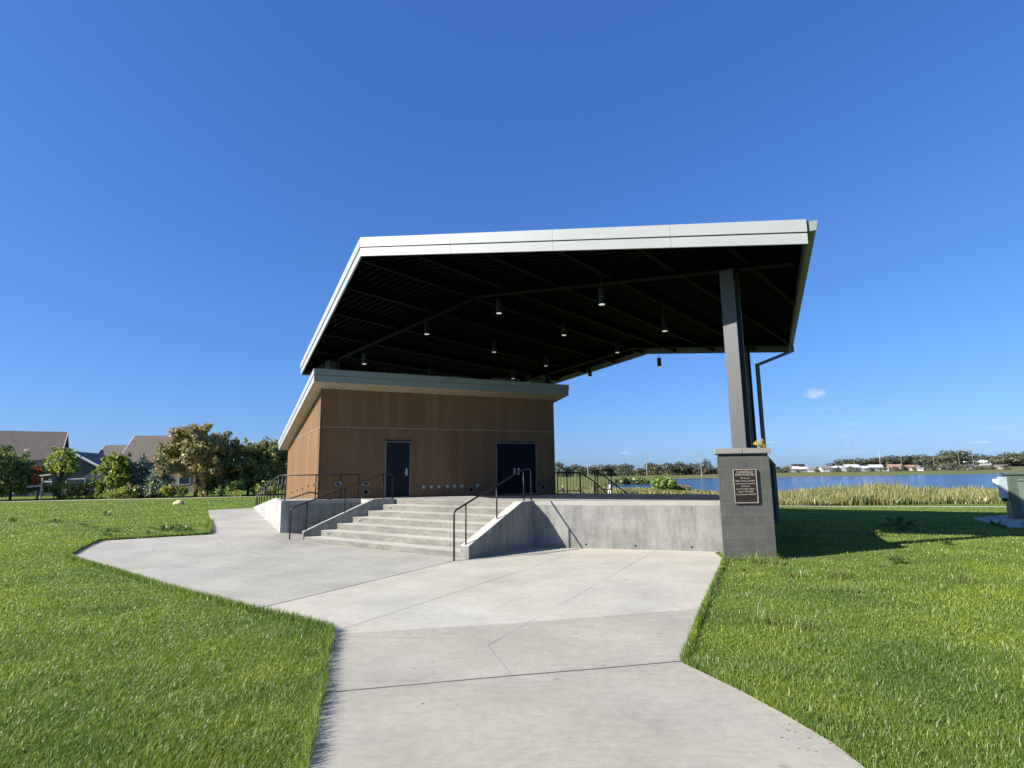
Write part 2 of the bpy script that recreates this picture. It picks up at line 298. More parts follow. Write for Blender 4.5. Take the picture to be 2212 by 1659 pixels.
# ------------------------------------------------------------ mesh helpers
def link(o, parent=None):
    COL.objects.link(o)
    if parent is not None: o.parent = parent
    return o
def tag(o, label=None, cat=None, group=None, kind=None):
    if label: o['label'] = label
    if cat: o['category'] = cat
    if group: o['group'] = group
    if kind: o['kind'] = kind
    return o
def empty(name, loc=(0, 0, 0), rz=0.0, label=None, cat=None, group=None):
    o = bpy.data.objects.new(name, None); o.location = loc; o.rotation_euler.z = rz; o.empty_display_size = .3
    link(o); return tag(o, label, cat, group)
class MB:
    """collects faces; coordinates are world, build() re-bases onto the parent's location"""
    def __init__(s): s.v = []; s.f = []; s.uv = []; s.mi = []; s.cur = 0
    def poly(s, pts, uv=None):
        i = len(s.v); s.v += [tuple(p) for p in pts]; s.f.append(tuple(range(i, i+len(pts)))); s.uv.append(uv or [(0, 0)]*len(pts)); s.mi.append(s.cur)
    def prism(s, pts, z0, z1):   # pts: ccw xy list; z0,z1 number or function(x,y)
        f0 = z0 if callable(z0) else (lambda x, y: z0); f1 = z1 if callable(z1) else (lambda x, y: z1)
        a = sum(pts[i][0]*pts[(i+1) % len(pts)][1]-pts[(i+1) % len(pts)][0]*pts[i][1] for i in range(len(pts)))
        if a < 0: pts = pts[::-1]
        B = [(p[0], p[1], f0(p[0], p[1])) for p in pts]; T = [(p[0], p[1], f1(p[0], p[1])) for p in pts]; n = len(pts)
        i = len(s.v); s.v += B+T
        s.f.append(tuple(i+k for k in range(n-1, -1, -1))); s.f.append(tuple(i+n+k for k in range(n)))
        for k in range(n): s.f.append((i+k, i+(k+1) % n, i+n+(k+1) % n, i+n+k))
        s.uv += [None]*(n+2); s.mi += [s.cur]*(n+2)
    def hexa(s, B, T):   # two quads, bottom and top ccw from above
        i = len(s.v); s.v += [tuple(p) for p in B]+[tuple(p) for p in T]; n = len(B)
        s.f.append(tuple(i+k for k in range(n-1, -1, -1))); s.f.append(tuple(i+n+k for k in range(n)))
        for k in range(n): s.f.append((i+k, i+(k+1) % n, i+n+(k+1) % n, i+n+k))
        s.uv += [None]*(n+2); s.mi += [s.cur]*(n+2)
    def obox(s, c, ax, ay, az_, hx, hy, hz):   # oriented box, half sizes
        c = Vector(c); X = Vector(ax)*hx; Y = Vector(ay)*hy; Z = Vector(az_)*hz
        s.hexa([c-X-Y-Z, c+X-Y-Z, c+X+Y-Z, c-X+Y-Z], [c-X-Y+Z, c+X-Y+Z, c+X+Y+Z, c-X+Y+Z])
    def box(s, x0, x1, y0, y1, z0, z1): s.prism([(x0, y0), (x1, y0), (x1, y1), (x0, y1)], z0, z1)
    def beam(s, a, b, wdt, hgt):   # rectangular bar between two points, hgt along world up
        a = Vector(a); b = Vector(b); d = (b-a).normalized(); side = d.cross(Vector((0, 0, 1)))
        side = side.normalized() if side.length > 1e-4 else Vector((1, 0, 0)); up = side.cross(d)
        S = side*wdt/2; U = up*hgt/2
        i = len(s.v); s.v += [tuple(p) for p in (a-S-U, a+S-U, a+S+U, a-S+U, b-S-U, b+S-U, b+S+U, b-S+U)]
        s.f += [(i, i+1, i+2, i+3), (i+7, i+6, i+5, i+4), (i+4, i+5, i+1, i), (i+1, i+5, i+6, i+2), (i+2, i+6, i+7, i+3), (i+3, i+7, i+4, i)]
        s.uv += [None]*6; s.mi += [s.cur]*6
    def tube(s, pts, r, n=8, caps=True):
        pts = [Vector(p) for p in pts]; m = len(pts); rs = r if hasattr(r, '__len__') else [r]*m
        t0 = (pts[1]-pts[0]).normalized(); ref = Vector((0, 0, 1)) if abs(t0.z) < .9 else Vector((1, 0, 0))
        nrm = t0.cross(ref).normalized(); rings = []
        for k in range(m):
            t = (pts[min(k+1, m-1)]-pts[max(k-1, 0)]).normalized()
            nrm = (nrm-t*nrm.dot(t)).normalized(); bn = t.cross(nrm); i = len(s.v); rings.append(i)
            for j in range(n):
                a = 2*pi*j/n; s.v.append(tuple(pts[k]+(nrm*cos(a)+bn*sin(a))*rs[k]))
        for k in range(m-1):
            for j in range(n):
                s.f.append((rings[k]+j, rings[k]+(j+1) % n, rings[k+1]+(j+1) % n, rings[k+1]+j)); s.uv.append(None); s.mi.append(s.cur)
        if caps:
            s.f.append(tuple(rings[0]+j for j in range(n-1, -1, -1))); s.f.append(tuple(rings[-1]+j for j in range(n))); s.uv += [None]*2; s.mi += [s.cur]*2
    def build(s, name, mat, parent=None, smooth=False, bevel=0, origin=None):
        me = bpy.data.meshes.new(name)
        off = Vector(origin) if origin is not None else (parent_world(parent) if parent is not None else Vector((0, 0, 0)))
        me.from_pydata([(v[0]-off.x, v[1]-off.y, v[2]-off.z) for v in s.v], [], s.f)
        mats = mat if isinstance(mat, (list, tuple)) else [mat]
        for q in mats: me.materials.append(q)
        if len(mats) > 1: me.polygons.foreach_set('material_index', s.mi)
        if any(u is not None and u != [(0, 0)]*len(u) for u in s.uv):
            l = me.uv_layers.new(name='UVMap'); k = 0
            for fi, u in enumerate(s.uv):
                for j in range(len(s.f[fi])):
                    l.data[k].uv = u[j] if u else (0, 0); k += 1
        if smooth: me.polygons.foreach_set('use_smooth', [True]*len(me.polygons))
        me.update()
        o = bpy.data.objects.new(name, me); link(o, parent)
        if origin is not None: o.location = off if parent is None else off-parent_world(parent)
        if bevel:
            b = o.modifiers.new('edge', 'BEVEL'); b.width = bevel; b.segments = 2; b.limit_method = 'ANGLE'; b.angle_limit = radians(40)
        return o
def parent_world(p):
    v = Vector((0, 0, 0))
    while p is not None: v += Vector(p.location); p = p.parent
    return v
def D(az): a = radians(az); return Vector((sin(a), cos(a), 0))
def copy_tree(o, parent=None):
    c = o.copy(); COL.objects.link(c); c.parent = parent
    for ch in list(o.children): copy_tree(ch, c)
    return c
def round_path(pts, r=.08, n=5):
    pts = [Vector(p) for p in pts]; out_ = [pts[0]]
    for i in range(1, len(pts)-1):
        a, b, c = pts[i-1], pts[i], pts[i+1]; u = (a-b).normalized(); v = (c-b).normalized()
        rr = min(r, (a-b).length*.45, (c-b).length*.45); p0 = b+u*rr; p2 = b+v*rr
        for k in range(n+1):
            t = k/n; out_.append(p0*(1-t)**2+b*2*t*(1-t)+p2*t*t)
    out_.append(pts[-1]); return out_

# ------------------------------------------------------------ terrain
def ss(t):
    t = np.clip(t, 0, 1); return t*t*(3-2*t)
WATER_Z = -3.0
def hgt_np(x, y):
    x = np.asarray(x, float); y = np.asarray(y, float); az = np.degrees(np.arctan2(x, y)); r = np.where((az > -60) & (az < 80), np.maximum(y, .01), np.hypot(x, y)+1e-6)
    h0 = .22*ss((-x-6.2)/2.2)*ss((y-15)/5)
    wr = ss((az+2)/6)*ss((80-az)/15)
    dryp = np.interp(r, [0, 20, 46, 100, 180, 300, 500, 900, 5000], [0, -.02, -.8, -2.0, -2.2, -1.3, -1, 0, 6])
    rn = np.interp(az, [9, 14, 20, 30, 45], [175, 165, 122, 108, 105]); rf = np.interp(az, [9, 10.5, 14, 15.5, 45], [180, 213, 222, 330, 335])
    hh = 3+11*ss((az-31)/11)
    u = np.where(r < rn, np.interp(r/rn, [0, .16, .40, .62, 1], [0, -.02, -.8, -1.7, -3]),
        np.where(r < rf, -3-1.6*np.minimum(1, np.minimum((r-rn)/8, (rf-r)/8)),
                 np.where(rf < 300, np.interp(r-rf, [0, 6, 60, 200, 600, 2500], [-3, -2.2, -1.2, -1.4, 0, 5]),
                          -3+np.interp(r-rf, [0, 8, 30, 60, 200], [0, .4, 1.5, 2.2, 3.2])+np.clip((r-rf-200)/900, 0, 1.0)*hh)))
    wl = ss((az-8.7)/1.2)
    right = dryp*(1-wl)+u*wl
    return h0*(1-wr)+right*wr + 0.0
def H(x, y): return float(hgt_np(x, y))
# polar sheet centred under the camera, out to the horizon
rings = np.concatenate([[.4, 1, 2, 3], np.arange(4, 60, 1.0), np.arange(60, 130, 3), np.arange(130, 360, 4), np.geomspace(365, 6000, 40)])
angs = np.concatenate([np.arange(-60, 62, .5), np.arange(62, 300, 4)])
RR, AA = np.meshgrid(rings, np.radians(angs), indexing='ij'); XX = RR*np.sin(AA); YY = RR*np.cos(AA); ZZ = hgt_np(XX, YY)
nr_, na_ = RR.shape
verts = np.stack([XX, YY, ZZ], -1).reshape(-1, 3)
verts = np.vstack([verts, [[0, 0, 0]]]); ctr = len(verts)-1
I = np.arange(nr_*na_).reshape(nr_, na_); J = np.roll(I, -1, 1)
q = np.stack([I[:-1], I[1:], J[1:], J[:-1]], -1).reshape(-1, 4)
faces = [tuple(f) for f in q.tolist()]+[(ctr, int(I[0, k]), int(J[0, k])) for k in range(na_)]
me = bpy.data.meshes.new('ground'); me.from_pydata(verts.tolist(), [], faces); me.materials.append(M_GROUND)
ca = me.color_attributes.new('zone', 'FLOAT_COLOR', 'POINT')
rr = np.hypot(verts[:, 0], verts[:, 1]); azv = np.degrees(np.arctan2(verts[:, 0], verts[:, 1]))
yy_ = verts[:, 1]; dry = ss((yy_-49)/4)*ss((azv-16)/3)*(azv < 90) + .75*ss((rr-95)/30)*ss((azv-0)/4)*(azv < 20)
wood = ss((yy_-560)/60)*ss((azv-25)/4)*(azv < 90)
bare = np.exp(-((verts[:, 0]-7.6)**2/1.6+(verts[:, 1]-14.6)**2/.35))*.9
colr = np.zeros((len(verts), 4)); colr[:, 0] = np.clip(dry+bare, 0, 1); colr[:, 1] = wood; colr[:, 3] = 1
ca.data.foreach_set('color', colr.ravel())
me.polygons.foreach_set('use_smooth', [True]*len(me.polygons)); me.update()
tag(link(bpy.data.objects.new('ground', me)), 'mown green lawn spreading around the concrete plaza and out to the lake shore', kind='structure')
wb = MB(); wb.poly([(0, 90, WATER_Z), (420, 20, WATER_Z), (420, 420, WATER_Z), (0, 420, WATER_Z)])
tag(wb.build('lake_water', M_WATER), 'rippled blue lake beyond the reeds', kind='structure')

# ------------------------------------------------------------ paving
PAVZ = .022
LB = [(-1.2, 2.2), (-1.5, 4.2), (-1.59, 4.72), (-1.85, 5.73), (-1.94, 6.16)]
slabs = {
 'A': ([(-1.2, 2.2), (-1.5, 4.2), (-1.59, 4.72), (-1.85, 5.73), (-1.94, 6.155), (-.08, 6.555), (1.89, 6.965), (2.23, 6.08), (2.41, 5.48), (2.53, 4.95), (2.6, 3.6), (2.6, 2.2)], (1.05, 1.03, .985)),
 'B': ([(-1.945, 6.18), (-2.2, 7.03), (-2.51, 8.29), (-.04, 8.73), (2.95, 9.47), (2.79, 9.1), (1.90, 6.99), (-.08, 6.58)], (1.07, 1.05, 1.01)),
 'C': ([(-2.51, 8.295), (-2.58, 8.5), (-3.34, 9.13), (-4.33, 9.77), (-1.46, 14.78), (1.83, 16.66), (1.6, 17.2), (6.2, 16.4), (5.3, 15.6), (5.14, 14.53), (2.95, 9.475), (-.04, 8.735)], (1.30, 1.295, 1.28)),
 'D': ([(-4.35, 9.80), (-7.1, 11.93), (-9.33, 13.82), (-12.33, 16.27), (-12.88, 17.55), (-13.3, 18.8), (-11.93, 19.33), (-10.40, 19.95), (-10.82, 20.96), (-17.94, 34.16), (-15.2, 36.8), (-7.6, 21.0), (-4, 20.0), (1.4, 18), (1.83, 16.69), (-1.48, 14.81)], (1.06, 1.075, 1.10)),
}
bm = bmesh.new(); tl = bm.loops.layers.float_color.new('tone')
for k, (pts, tone) in slabs.items():
    b2 = bmesh.new(); f = b2.faces.new([b2.verts.new((x, y, 0)) for x, y in pts]); bmesh.ops.triangulate(b2, faces=[f])
    for xx in range(-18, 7): bmesh.ops.bisect_plane(b2, geom=b2.verts[:]+b2.edges[:]+b2.faces[:], plane_co=(xx, 0, 0), plane_no=(1, 0, 0))
    for yy in range(3, 37): bmesh.ops.bisect_plane(b2, geom=b2.verts[:]+b2.edges[:]+b2.faces[:], plane_co=(0, yy, 0), plane_no=(0, 1, 0))
    for v in b2.verts: v.co.z = H(v.co.x, v.co.y)+PAVZ
    idx = {v: bm.verts.new(v.co) for v in b2.verts}
    for f in b2.faces:
        nf = bm.faces.new([idx[v] for v in f.verts])
        if nf.normal.z < 0: pass
        for lp in nf.loops: lp[tl] = (*tone, 1)
    b2.free()
bmesh.ops.recalc_face_normals(bm, faces=bm.faces)
for f in bm.faces:
    f.normal_update()
    if f.normal.z < 0: f.normal_flip()
# slab edge skirt
be = [e for e in bm.edges if e.is_boundary]
r_ = bmesh.ops.extrude_edge_only(bm, edges=be)
for v in [g for g in r_['geom'] if isinstance(g, bmesh.types.BMVert)]: v.co.z -= .08
for f in bm.faces:
    for lp in f.loops:
        if lp[tl][3] == 0: lp[tl] = (1, 1, 1, 1)
me = bpy.data.meshes.new('pavement'); bm.to_mesh(me); bm.free(); me.materials.append(M_PAVE)
tag(link(bpy.data.objects.new('pavement', me)), 'pale broomed concrete plaza and path leading to the stage steps', kind='structure')
jb = MB()
def strip(mb, pts, wd, dz):
    for a, b in zip(pts[:-1], pts[1:]):
        a = Vector((a[0], a[1], 0)); b = Vector((b[0], b[1], 0)); n = max(1, int((b-a).length)); s = (b-a).normalized().cross(Vector((0, 0, 1)))*wd/2
        for i in range(n):
            p = a.lerp(b, i/n); q_ = a.lerp(b, (i+1)/n)
            mb.poly([(v.x, v.y, H(v.x, v.y)+PAVZ+dz) for v in (p-s, q_-s, q_+s, p+s)][::-1])
for l in ([(-1.93, 6.165), (-.08, 6.567), (1.9, 6.978)], [(-4.34, 9.79), (-1.47, 14.795), (1.83, 16.675)]): strip(jb, l, .022, .003)
tag(jb.build('pavement_joint', M_JOINT), 'dark expansion joints crossing the concrete plaza', kind='structure')
jb = MB()
for l in ([(-2.54, 8.43), (.27, 13.42), (1.49, 15.79)], [(-.05, 6.6), (-.36, 7.68), (3.81, 16.05)], [(-2.45, 8.2), (-1.2, 8.05)], [(-11.95, 15.9), (-8.42, 17.36), (-7.3, 18.5)], [(-4.2, 10.01), (-4.01, 9.53)], [(-11.29, 18.49), (-10.23, 16.6)], [(-10.45, 20.4), (-8.87, 21.0)]): strip(jb, l, .010, .002)
tag(jb.build('pavement_scoring', M_SCORE), 'thin tooled score lines in the concrete plaza', kind='structure')
jb = MB()
for l in ([(-10.17, 16.44), (-6.77, 13.9), (-3.51, 11.35)], [(-8.45, 17.41), (-2.41, 13.3)], [(-10.3, 19.9), (-8.45, 17.41)]): strip(jb, l, .028, .002)
tag(jb.build('pale_joint_line', simple('pale_sealant', (.43, .42, .39, 1), .8)), 'pale sealed joint lines in the far part of the plaza', kind='structure')

# ------------------------------------------------------------ stage, stairs, ramp
o2 = Vector((-6.91, 19.28, 0)); Tn = D(126.5); Nn = D(36.5); Cc = Vector((-7.2, 21.35, 0)); Ad = D(63); Bd = D(-27); Fd = D(153)
def TN(t, n, z=0): v = o2+Tn*t+Nn*n; return Vector((v.x, v.y, z))
def AB(s, d, z=0): v = Cc+Ad*s+Bd*d; return Vector((v.x, v.y, z))
def floorz(x, y): return 1.335-.0024*(x-3)-.0123*(y-16.5)
xy = lambda v: (v.x, v.y)
FW0 = TN(7.17, 2.90); FW1 = Vector((6.05, 15.57, 0))
stage = empty('stage', (1, 19, 0), label='raised cast concrete stage platform in front of the wood clad building', cat='stage')
top_poly = [AB(-1.06, -.5), AB(1.45, -.5), AB(1.45, -1.74), AB(2.42, -1.74), TN(1.376, 2.76), TN(6.88, 2.76), TN(7.17, 2.80), FW0, FW1, Vector((7.6, 21.6, 0)), Vector((2.15, 26.05, 0)), AB(10.2, .2), AB(-1.06, .2)]
m = MB(); m.prism([xy(v) for v in top_poly], lambda x, y: floorz(x, y)-.12, floorz); m.build('floor', M_FLOORC, stage)
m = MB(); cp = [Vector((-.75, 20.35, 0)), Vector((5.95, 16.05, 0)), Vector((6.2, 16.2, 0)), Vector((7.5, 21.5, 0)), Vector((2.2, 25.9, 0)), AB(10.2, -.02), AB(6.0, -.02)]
m.prism([xy(v) for v in cp], lambda x, y: floorz(x, y)-.05, lambda x, y: floorz(x, y)+.004); m.build('floor_shade', simple('dark_floor_shade', (.016, .018, .026, 1), .75, 0, .12, .25, 2), stage)  # dark sheet: canopy shade on the floor put into its colour
m = MB()
def wallseg(mb, a, b, z0, z1f, th=.22, side=1):
    d = (b-a).normalized(); n = Vector((d.y, -d.x, 0))*side
    mb.prism([xy(a), xy(b), xy(b-n*th), xy(a-n*th)], z0, z1f)
wallseg(m, FW0+(FW0-FW1).normalized()*.05, FW1, -.6, lambda x, y: floorz(x, y)-.121)
m.build('front_wall', M_WALLC, stage)
m = MB(); wallseg(m, FW1, Vector((7.6, 21.6, 0)), -1.2, lambda x, y: floorz(x, y)-.121); m.build('side_wall', M_WALLC, stage)
m = MB(); wallseg(m, Vector((7.6, 21.6, 0)), Vector((2.15, 26.05, 0)), -1.6, lambda x, y: floorz(x, y)-.121); m.build('back_wall', M_WALLC, stage)
m = MB(); wallseg(m, AB(-1.06, -.5), AB(1.45, -.5), -.3, lambda x, y: floorz(x, y)-.121); wallseg(m, AB(1.45, -.5), AB(1.45, -1.70), -.3, lambda x, y: floorz(x, y)-.121); m.build('landing_wall', M_WALLC, stage)
# weep holes in the front wall
fwd = (FW1-FW0).normalized(); fwn = Vector((fwd.y, -fwd.x, 0))
for px in (1.55, 2.95, 4.45):
    m = MB(); p = FW0+fwd*px+fwn*.001; m.obox((p.x, p.y, .11), fwd, fwn, (0, 0, 1), .025, .004, .025); m.build('weep_hole', M_DARKHOLE, stage)
stairs = empty('staircase', xy(TN(3.5, 1))+(0,), label='wide seven riser concrete staircase rising from the plaza to the stage', cat='stairs')
TRD, RS = .46, .1886
tl_ = lambda n: n*tan(radians(26.5))
for k in range(7):
    n0 = k*TRD; m = MB(); n1 = min(n0+TRD+.03, 2.78)
    if k == 6: n1 = 2.90
    zt = (k+1)*RS if k < 6 else None
    pts = [TN(tl_(n0)-.05, n0), TN(6.9, n0), TN(6.9, n1), TN(tl_(n1)-.05, n1)]
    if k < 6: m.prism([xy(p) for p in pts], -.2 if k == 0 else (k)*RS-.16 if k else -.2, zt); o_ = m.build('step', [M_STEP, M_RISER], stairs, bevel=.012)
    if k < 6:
        for f_ in o_.data.polygons: f_.material_index = 0 if f_.normal.z > .5 else 1  # paler treads, darker risers: sun contrast partly in the colour
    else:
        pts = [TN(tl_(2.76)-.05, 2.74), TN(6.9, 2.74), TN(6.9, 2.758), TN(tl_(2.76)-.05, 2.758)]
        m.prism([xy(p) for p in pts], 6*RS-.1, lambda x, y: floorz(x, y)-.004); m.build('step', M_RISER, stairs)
for k in (1, 3, 5):
    m = MB(); c = TN(tl_(k*TRD)+.42, k*TRD-.012, k*RS+.10); m.obox(c, Tn, Nn, (0, 0, 1), .055, .012, .035); sl_ = m.build('step_light', M_METER, stairs)
    m = MB(); c = TN(tl_(k*TRD)+.42, k*TRD-.027, k*RS+.095); m.obox(c, Tn, Nn, (0, 0, 1), .04, .003, .018); m.build('slot', M_DARKHOLE, sl_)
def wing(name, base, dr, sd_, th, prof, par):
    m = MB(); n = len(prof); a = [base+dr*d+Vector((0, 0, z)) for d, z in prof]; b = [p+sd_*th for p in a]
    i = len(m.v); m.v += [tuple(p) for p in a+b]; m.f.append(tuple(range(n))); m.f.append(tuple(range(2*n-1, n-1, -1)))
    for k in range(n): m.f.append((k, n+k, n+(k+1) % n, (k+1) % n))
    m.uv += [None]*len(m.f); m.mi += [0]*len(m.f)
    o = m.build(name, [M_WALLC, M_STEP], par)
    bm = bmesh.new(); bm.from_mesh(o.data); bmesh.ops.recalc_face_normals(bm, faces=bm.faces)
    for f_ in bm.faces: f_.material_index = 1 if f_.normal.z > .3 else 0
    bm.to_mesh(o.data); bm.free()
    b_ = o.modifiers.new('edge', 'BEVEL'); b_.width = .018; b_.segments = 2; b_.limit_method = 'ANGLE'; return o
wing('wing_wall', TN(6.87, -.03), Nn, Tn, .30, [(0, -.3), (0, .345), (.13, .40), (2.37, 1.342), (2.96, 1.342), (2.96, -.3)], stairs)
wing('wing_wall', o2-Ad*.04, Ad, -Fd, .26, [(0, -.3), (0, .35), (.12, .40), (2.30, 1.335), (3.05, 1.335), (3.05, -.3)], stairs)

ramp = empty('ramp', xy(AB(-.7, 8))+(0,), label='concrete ramp with kerb wall climbing along the sunlit side of the building', cat='ramp')
RL = 17.0
def rampz(d): return 1.30 if d < 2.3 else 1.30-(d-2.3)/(RL-2.3)*1.02
sect = [-.5, 2.3, RL]
for (s0, s1, top, nm, mt) in ((-1.3, -1.06, .02, 'kerb_wall', make_concrete('pale_ramp_concrete', (.37, .36, .33, 1), 'wall')), (-1.06, .04, -.03, 'ramp_slab', M_FLOORC)):
    m = MB()
    for d0, d1 in zip(sect[:-1], sect[1:]):
        if nm == 'ramp_slab' and d0 < 0: d0 = .2
        B = [AB(s0, d0, -.3), AB(s1, d0, -.3), AB(s1, d1, -.3), AB(s0, d1, -.3)]
        T_ = [AB(s0, d0, rampz(d0)+top), AB(s1, d0, rampz(d0)+top), AB(s1, d1, rampz(d1)+top), AB(s0, d1, rampz(d1)+top)]
        m.hexa(B, T_)
    m.build(nm, mt, ramp)

# ------------------------------------------------------------ handrails
def rail_obj(name, label, loc, rails, posts, group=None, r=.024, pr=.021, pickets=None, cat='railing'):
    t = empty(name, loc, label=label, cat=cat, group=group)
    m = MB()
    for p in rails: m.tube(p, r, 10)
    m.build('top_rail', M_BLACK, t, smooth=True)
    for a, b in posts:
        m = MB(); m.tube([a, b], pr, 10); m.build('post', M_BLACK, t, smooth=True)
    if pickets:
        m = MB()
        for a, b in pickets: m.tube([a, b], .008, 5)
        m.build('pickets', M_BLACK, t)
    return t
ct = 7.02
R_ = lambda n, z: TN(ct, n, z)
path = round_path([R_(-.42, .0), R_(-.42, 1.24), R_(2.62, 2.28), R_(3.02, 2.28), R_(3.02, 1.33)], .11)
rail_obj('stair_handrail', 'black tube handrail on the right hand wing wall of the steps', xy(R_(1, 0))+(0,), [path],
         [(R_(.03, .36), R_(.03, 1.38)), (R_(1.33, .93), R_(1.33, 1.83)), (R_(2.64, 1.33), R_(2.64, 2.27))], 'stair handrails')
L_ = lambda s, z: AB(s, -1.87, z)
path = round_path([L_(-1.12, 0), L_(-1.12, 1.12), L_(1.93, 2.2), L_(2.27, 2.2), L_(2.27, 1.28)], .11)
rail_obj('stair_handrail', 'black tube handrail on the left hand wing wall, shadowed against the building', xy(L_(0, 0))+(0,), [path],
         [(L_(-.62, .38), L_(-.62, 1.28)), (L_(.62, .88), L_(.62, 1.72)), (L_(1.93, 1.3), L_(1.93, 2.18))], 'stair handrails')
G_ = lambda s, d, z: AB(s, d, z)
path = [G_(-1.18, -.38, 2.2), G_(1.30, -.38, 2.2)]
path = round_path([G_(-1.18, -.38, 2.2), G_(1.38, -.38, 2.2), G_(1.38, -.38, 1.28)], .1)
rail_obj('landing_railing', 'level black railing above the shaded landing wall left of the steps', xy(G_(0, -.4, 0))+(0,), [path],
         [(G_(-.15, -.38, 1.3), G_(-.15, -.38, 2.2)), (G_(.72, -.38, 1.3), G_(.72, -.38, 2.2))])
dl = [-.38, .75, 2.3, 4.2, 6.1, 8.0, 9.9, 11.8, 13.7, 15.6, 16.9]
path = [G_(-1.18, -.38, 2.2), G_(-1.18, 2.3, 2.2), G_(-1.18, 16.9, rampz(16.9)+.9)]
rail_obj('ramp_railing', 'long black railing with many posts stepping down the ramp kerb wall', xy(G_(-1.18, 8, 0))+(0,), [round_path(path, .05)],
         [(G_(-1.18, d, rampz(max(d, 0))), G_(-1.18, d, rampz(max(d, 0))+.9)) for d in dl], r=.032, pr=.026)
# guard railings along the back of the stage, seen to the right of the building
bk0 = Vector((2.2, 25.9, 0)); bkd = (Vector((7.6, 21.6, 0))-bk0).normalized(); obk = Vector((bkd.y, -bkd.x, 0))*-1
def guard(name, label, pts, step=.13, low=.11, hgt_=.92):
    t = empty(name, xy(pts[0])+(0,), label=label, cat='railing', group='black picket railings behind the stage')
    m = MB(); m.tube([p+Vector((0, 0, hgt_)) for p in pts], .026, 8); m.build('top_rail', M_BLACK, t, smooth=True)
    m = MB(); m.tube([p+Vector((0, 0, low)) for p in pts], .020, 8); m.build('bottom_rail', M_BLACK, t, smooth=True)
    for p in pts:
        m = MB(); m.tube([p-Vector((0, 0, .12)), p+Vector((0, 0, hgt_))], .024, 8); m.build('post', M_BLACK, t, smooth=True)
    m = MB()
    for a, b in zip(pts[:-1], pts[1:]):
        n = max(2, int((b-a).length/step))
        for i in range(1, n): p = a.lerp(b, i/n); m.tube([p+Vector((0, 0, low)), p+Vector((0, 0, hgt_))], .008, 4, False)
    m.build('pickets', M_BLACK, t)
    return t
fz = lambda v: Vector((v.x, v.y, floorz(v.x, v.y)))
pA = [fz(Vector((1.95, 25.6, 0))), fz(Vector((2.36, 25.45, 0))), fz(Vector((2.9, 25.25, 0)))]
guard('guard_railing', 'level black picket railing right beside the dark building corner', pA)
e0 = pA[-1]; e1 = e0+Vector((.63, 0, -.42)); e2 = e0+Vector((1.22, .0, -.98))
guard('guard_railing', 'left sloping black picket railing going down the back stairs', [e0+Vector((.02, .02, 0)), e1, e2])
g0 = fz(Vector((3.52, 24.9, 0)))+Vector((0, 0, .06)); g1 = g0+Vector((.68, -.1, 0))
guard('guard_railing', 'short level black picket railing above the back stairs', [g0, g1])
h0 = g0+Vector((.1, .03, -.03)); guard('guard_railing', 'right sloping black picket railing ending beside the white figure', [h0, h0+Vector((.60, 0, -.45)), h0+Vector((1.25, 0, -.97))])
bs = empty('back_stairs', (3.7, 25.4, 0), label='concrete steps dropping off the back of the stage between railings', cat='stairs')
for k in range(6):
    m = MB(); a = 3.0+k*.3; m.box(a, a+.3, 25.0-.0, 26.3, -1.3, 1.22-.19*(k+1)); m.build('step', M_STEP, bs)

# ------------------------------------------------------------ stone piers
def pier(label, quad, z0, zc, uo=0.0, cut=True):
    c = sum((Vector((p[0], p[1], 0)) for p in quad), Vector((0, 0, 0)))/4
    t = empty('stone_pier', (c.x, c.y, z0), label=label, cat='pier', group='block piers under the canopy columns')
    m = MB(); q_ = [Vector((p[0], p[1], 0)) for p in quad]
    for i in range(4):
        a, b = q_[i], q_[(i+1) % 4]; L = (b-a).length; u0 = uo+i*.235
        m.poly([(a.x, a.y, z0), (b.x, b.y, z0), (b.x, b.y, zc-.2), (a.x, a.y, zc-.2)], [(u0, z0+.02), (u0+L, z0+.02), (u0+L, zc-.18), (u0, zc-.18)])
    m.build('block_shaft', M_BLOCK, t)
    m = MB(); sh = [c+(p-c)*.965 for p in q_]; m.prism([xy(p) for p in sh], zc-.2, zc-.13); m.build('shadow_course', simple('dark_course', (.05, .05, .048, 1), .9), t)
    ex = [c+(p-c)*1.085 for p in q_]; m0 = (ex[0]+ex[1])/2; m1 = (ex[2]+ex[3])/2; g = (ex[1]-ex[0]).normalized()*.006
    for P4 in ([ex[0], m0-g, m1-g, ex[3]], [m0+g, ex[1], ex[2], m1+g]):
        m = MB(); m.prism([xy(p) for p in P4], zc-.13, zc); m.build('cap_stone', M_CAP, t, bevel=.008)
    m = MB(); sb = [c+(p-c)*1.02 for p in q_]; m.prism([xy(p) for p in sb], z0-.4, z0+.05); m.build('footing', M_WALLC, t)
    return t
dl19 = D(19.3)
pq4 = [(5.10, 14.38), (6.385, 14.36), (6.385+1.22*sin(radians(14)), 14.36+1.22*cos(radians(14))), (5.10+dl19.x*1.25, 14.38+dl19.y*1.25)]
pier('square grey block pier carrying the near canopy column and a bronze plaque', pq4, 0.0, 2.70, .12)

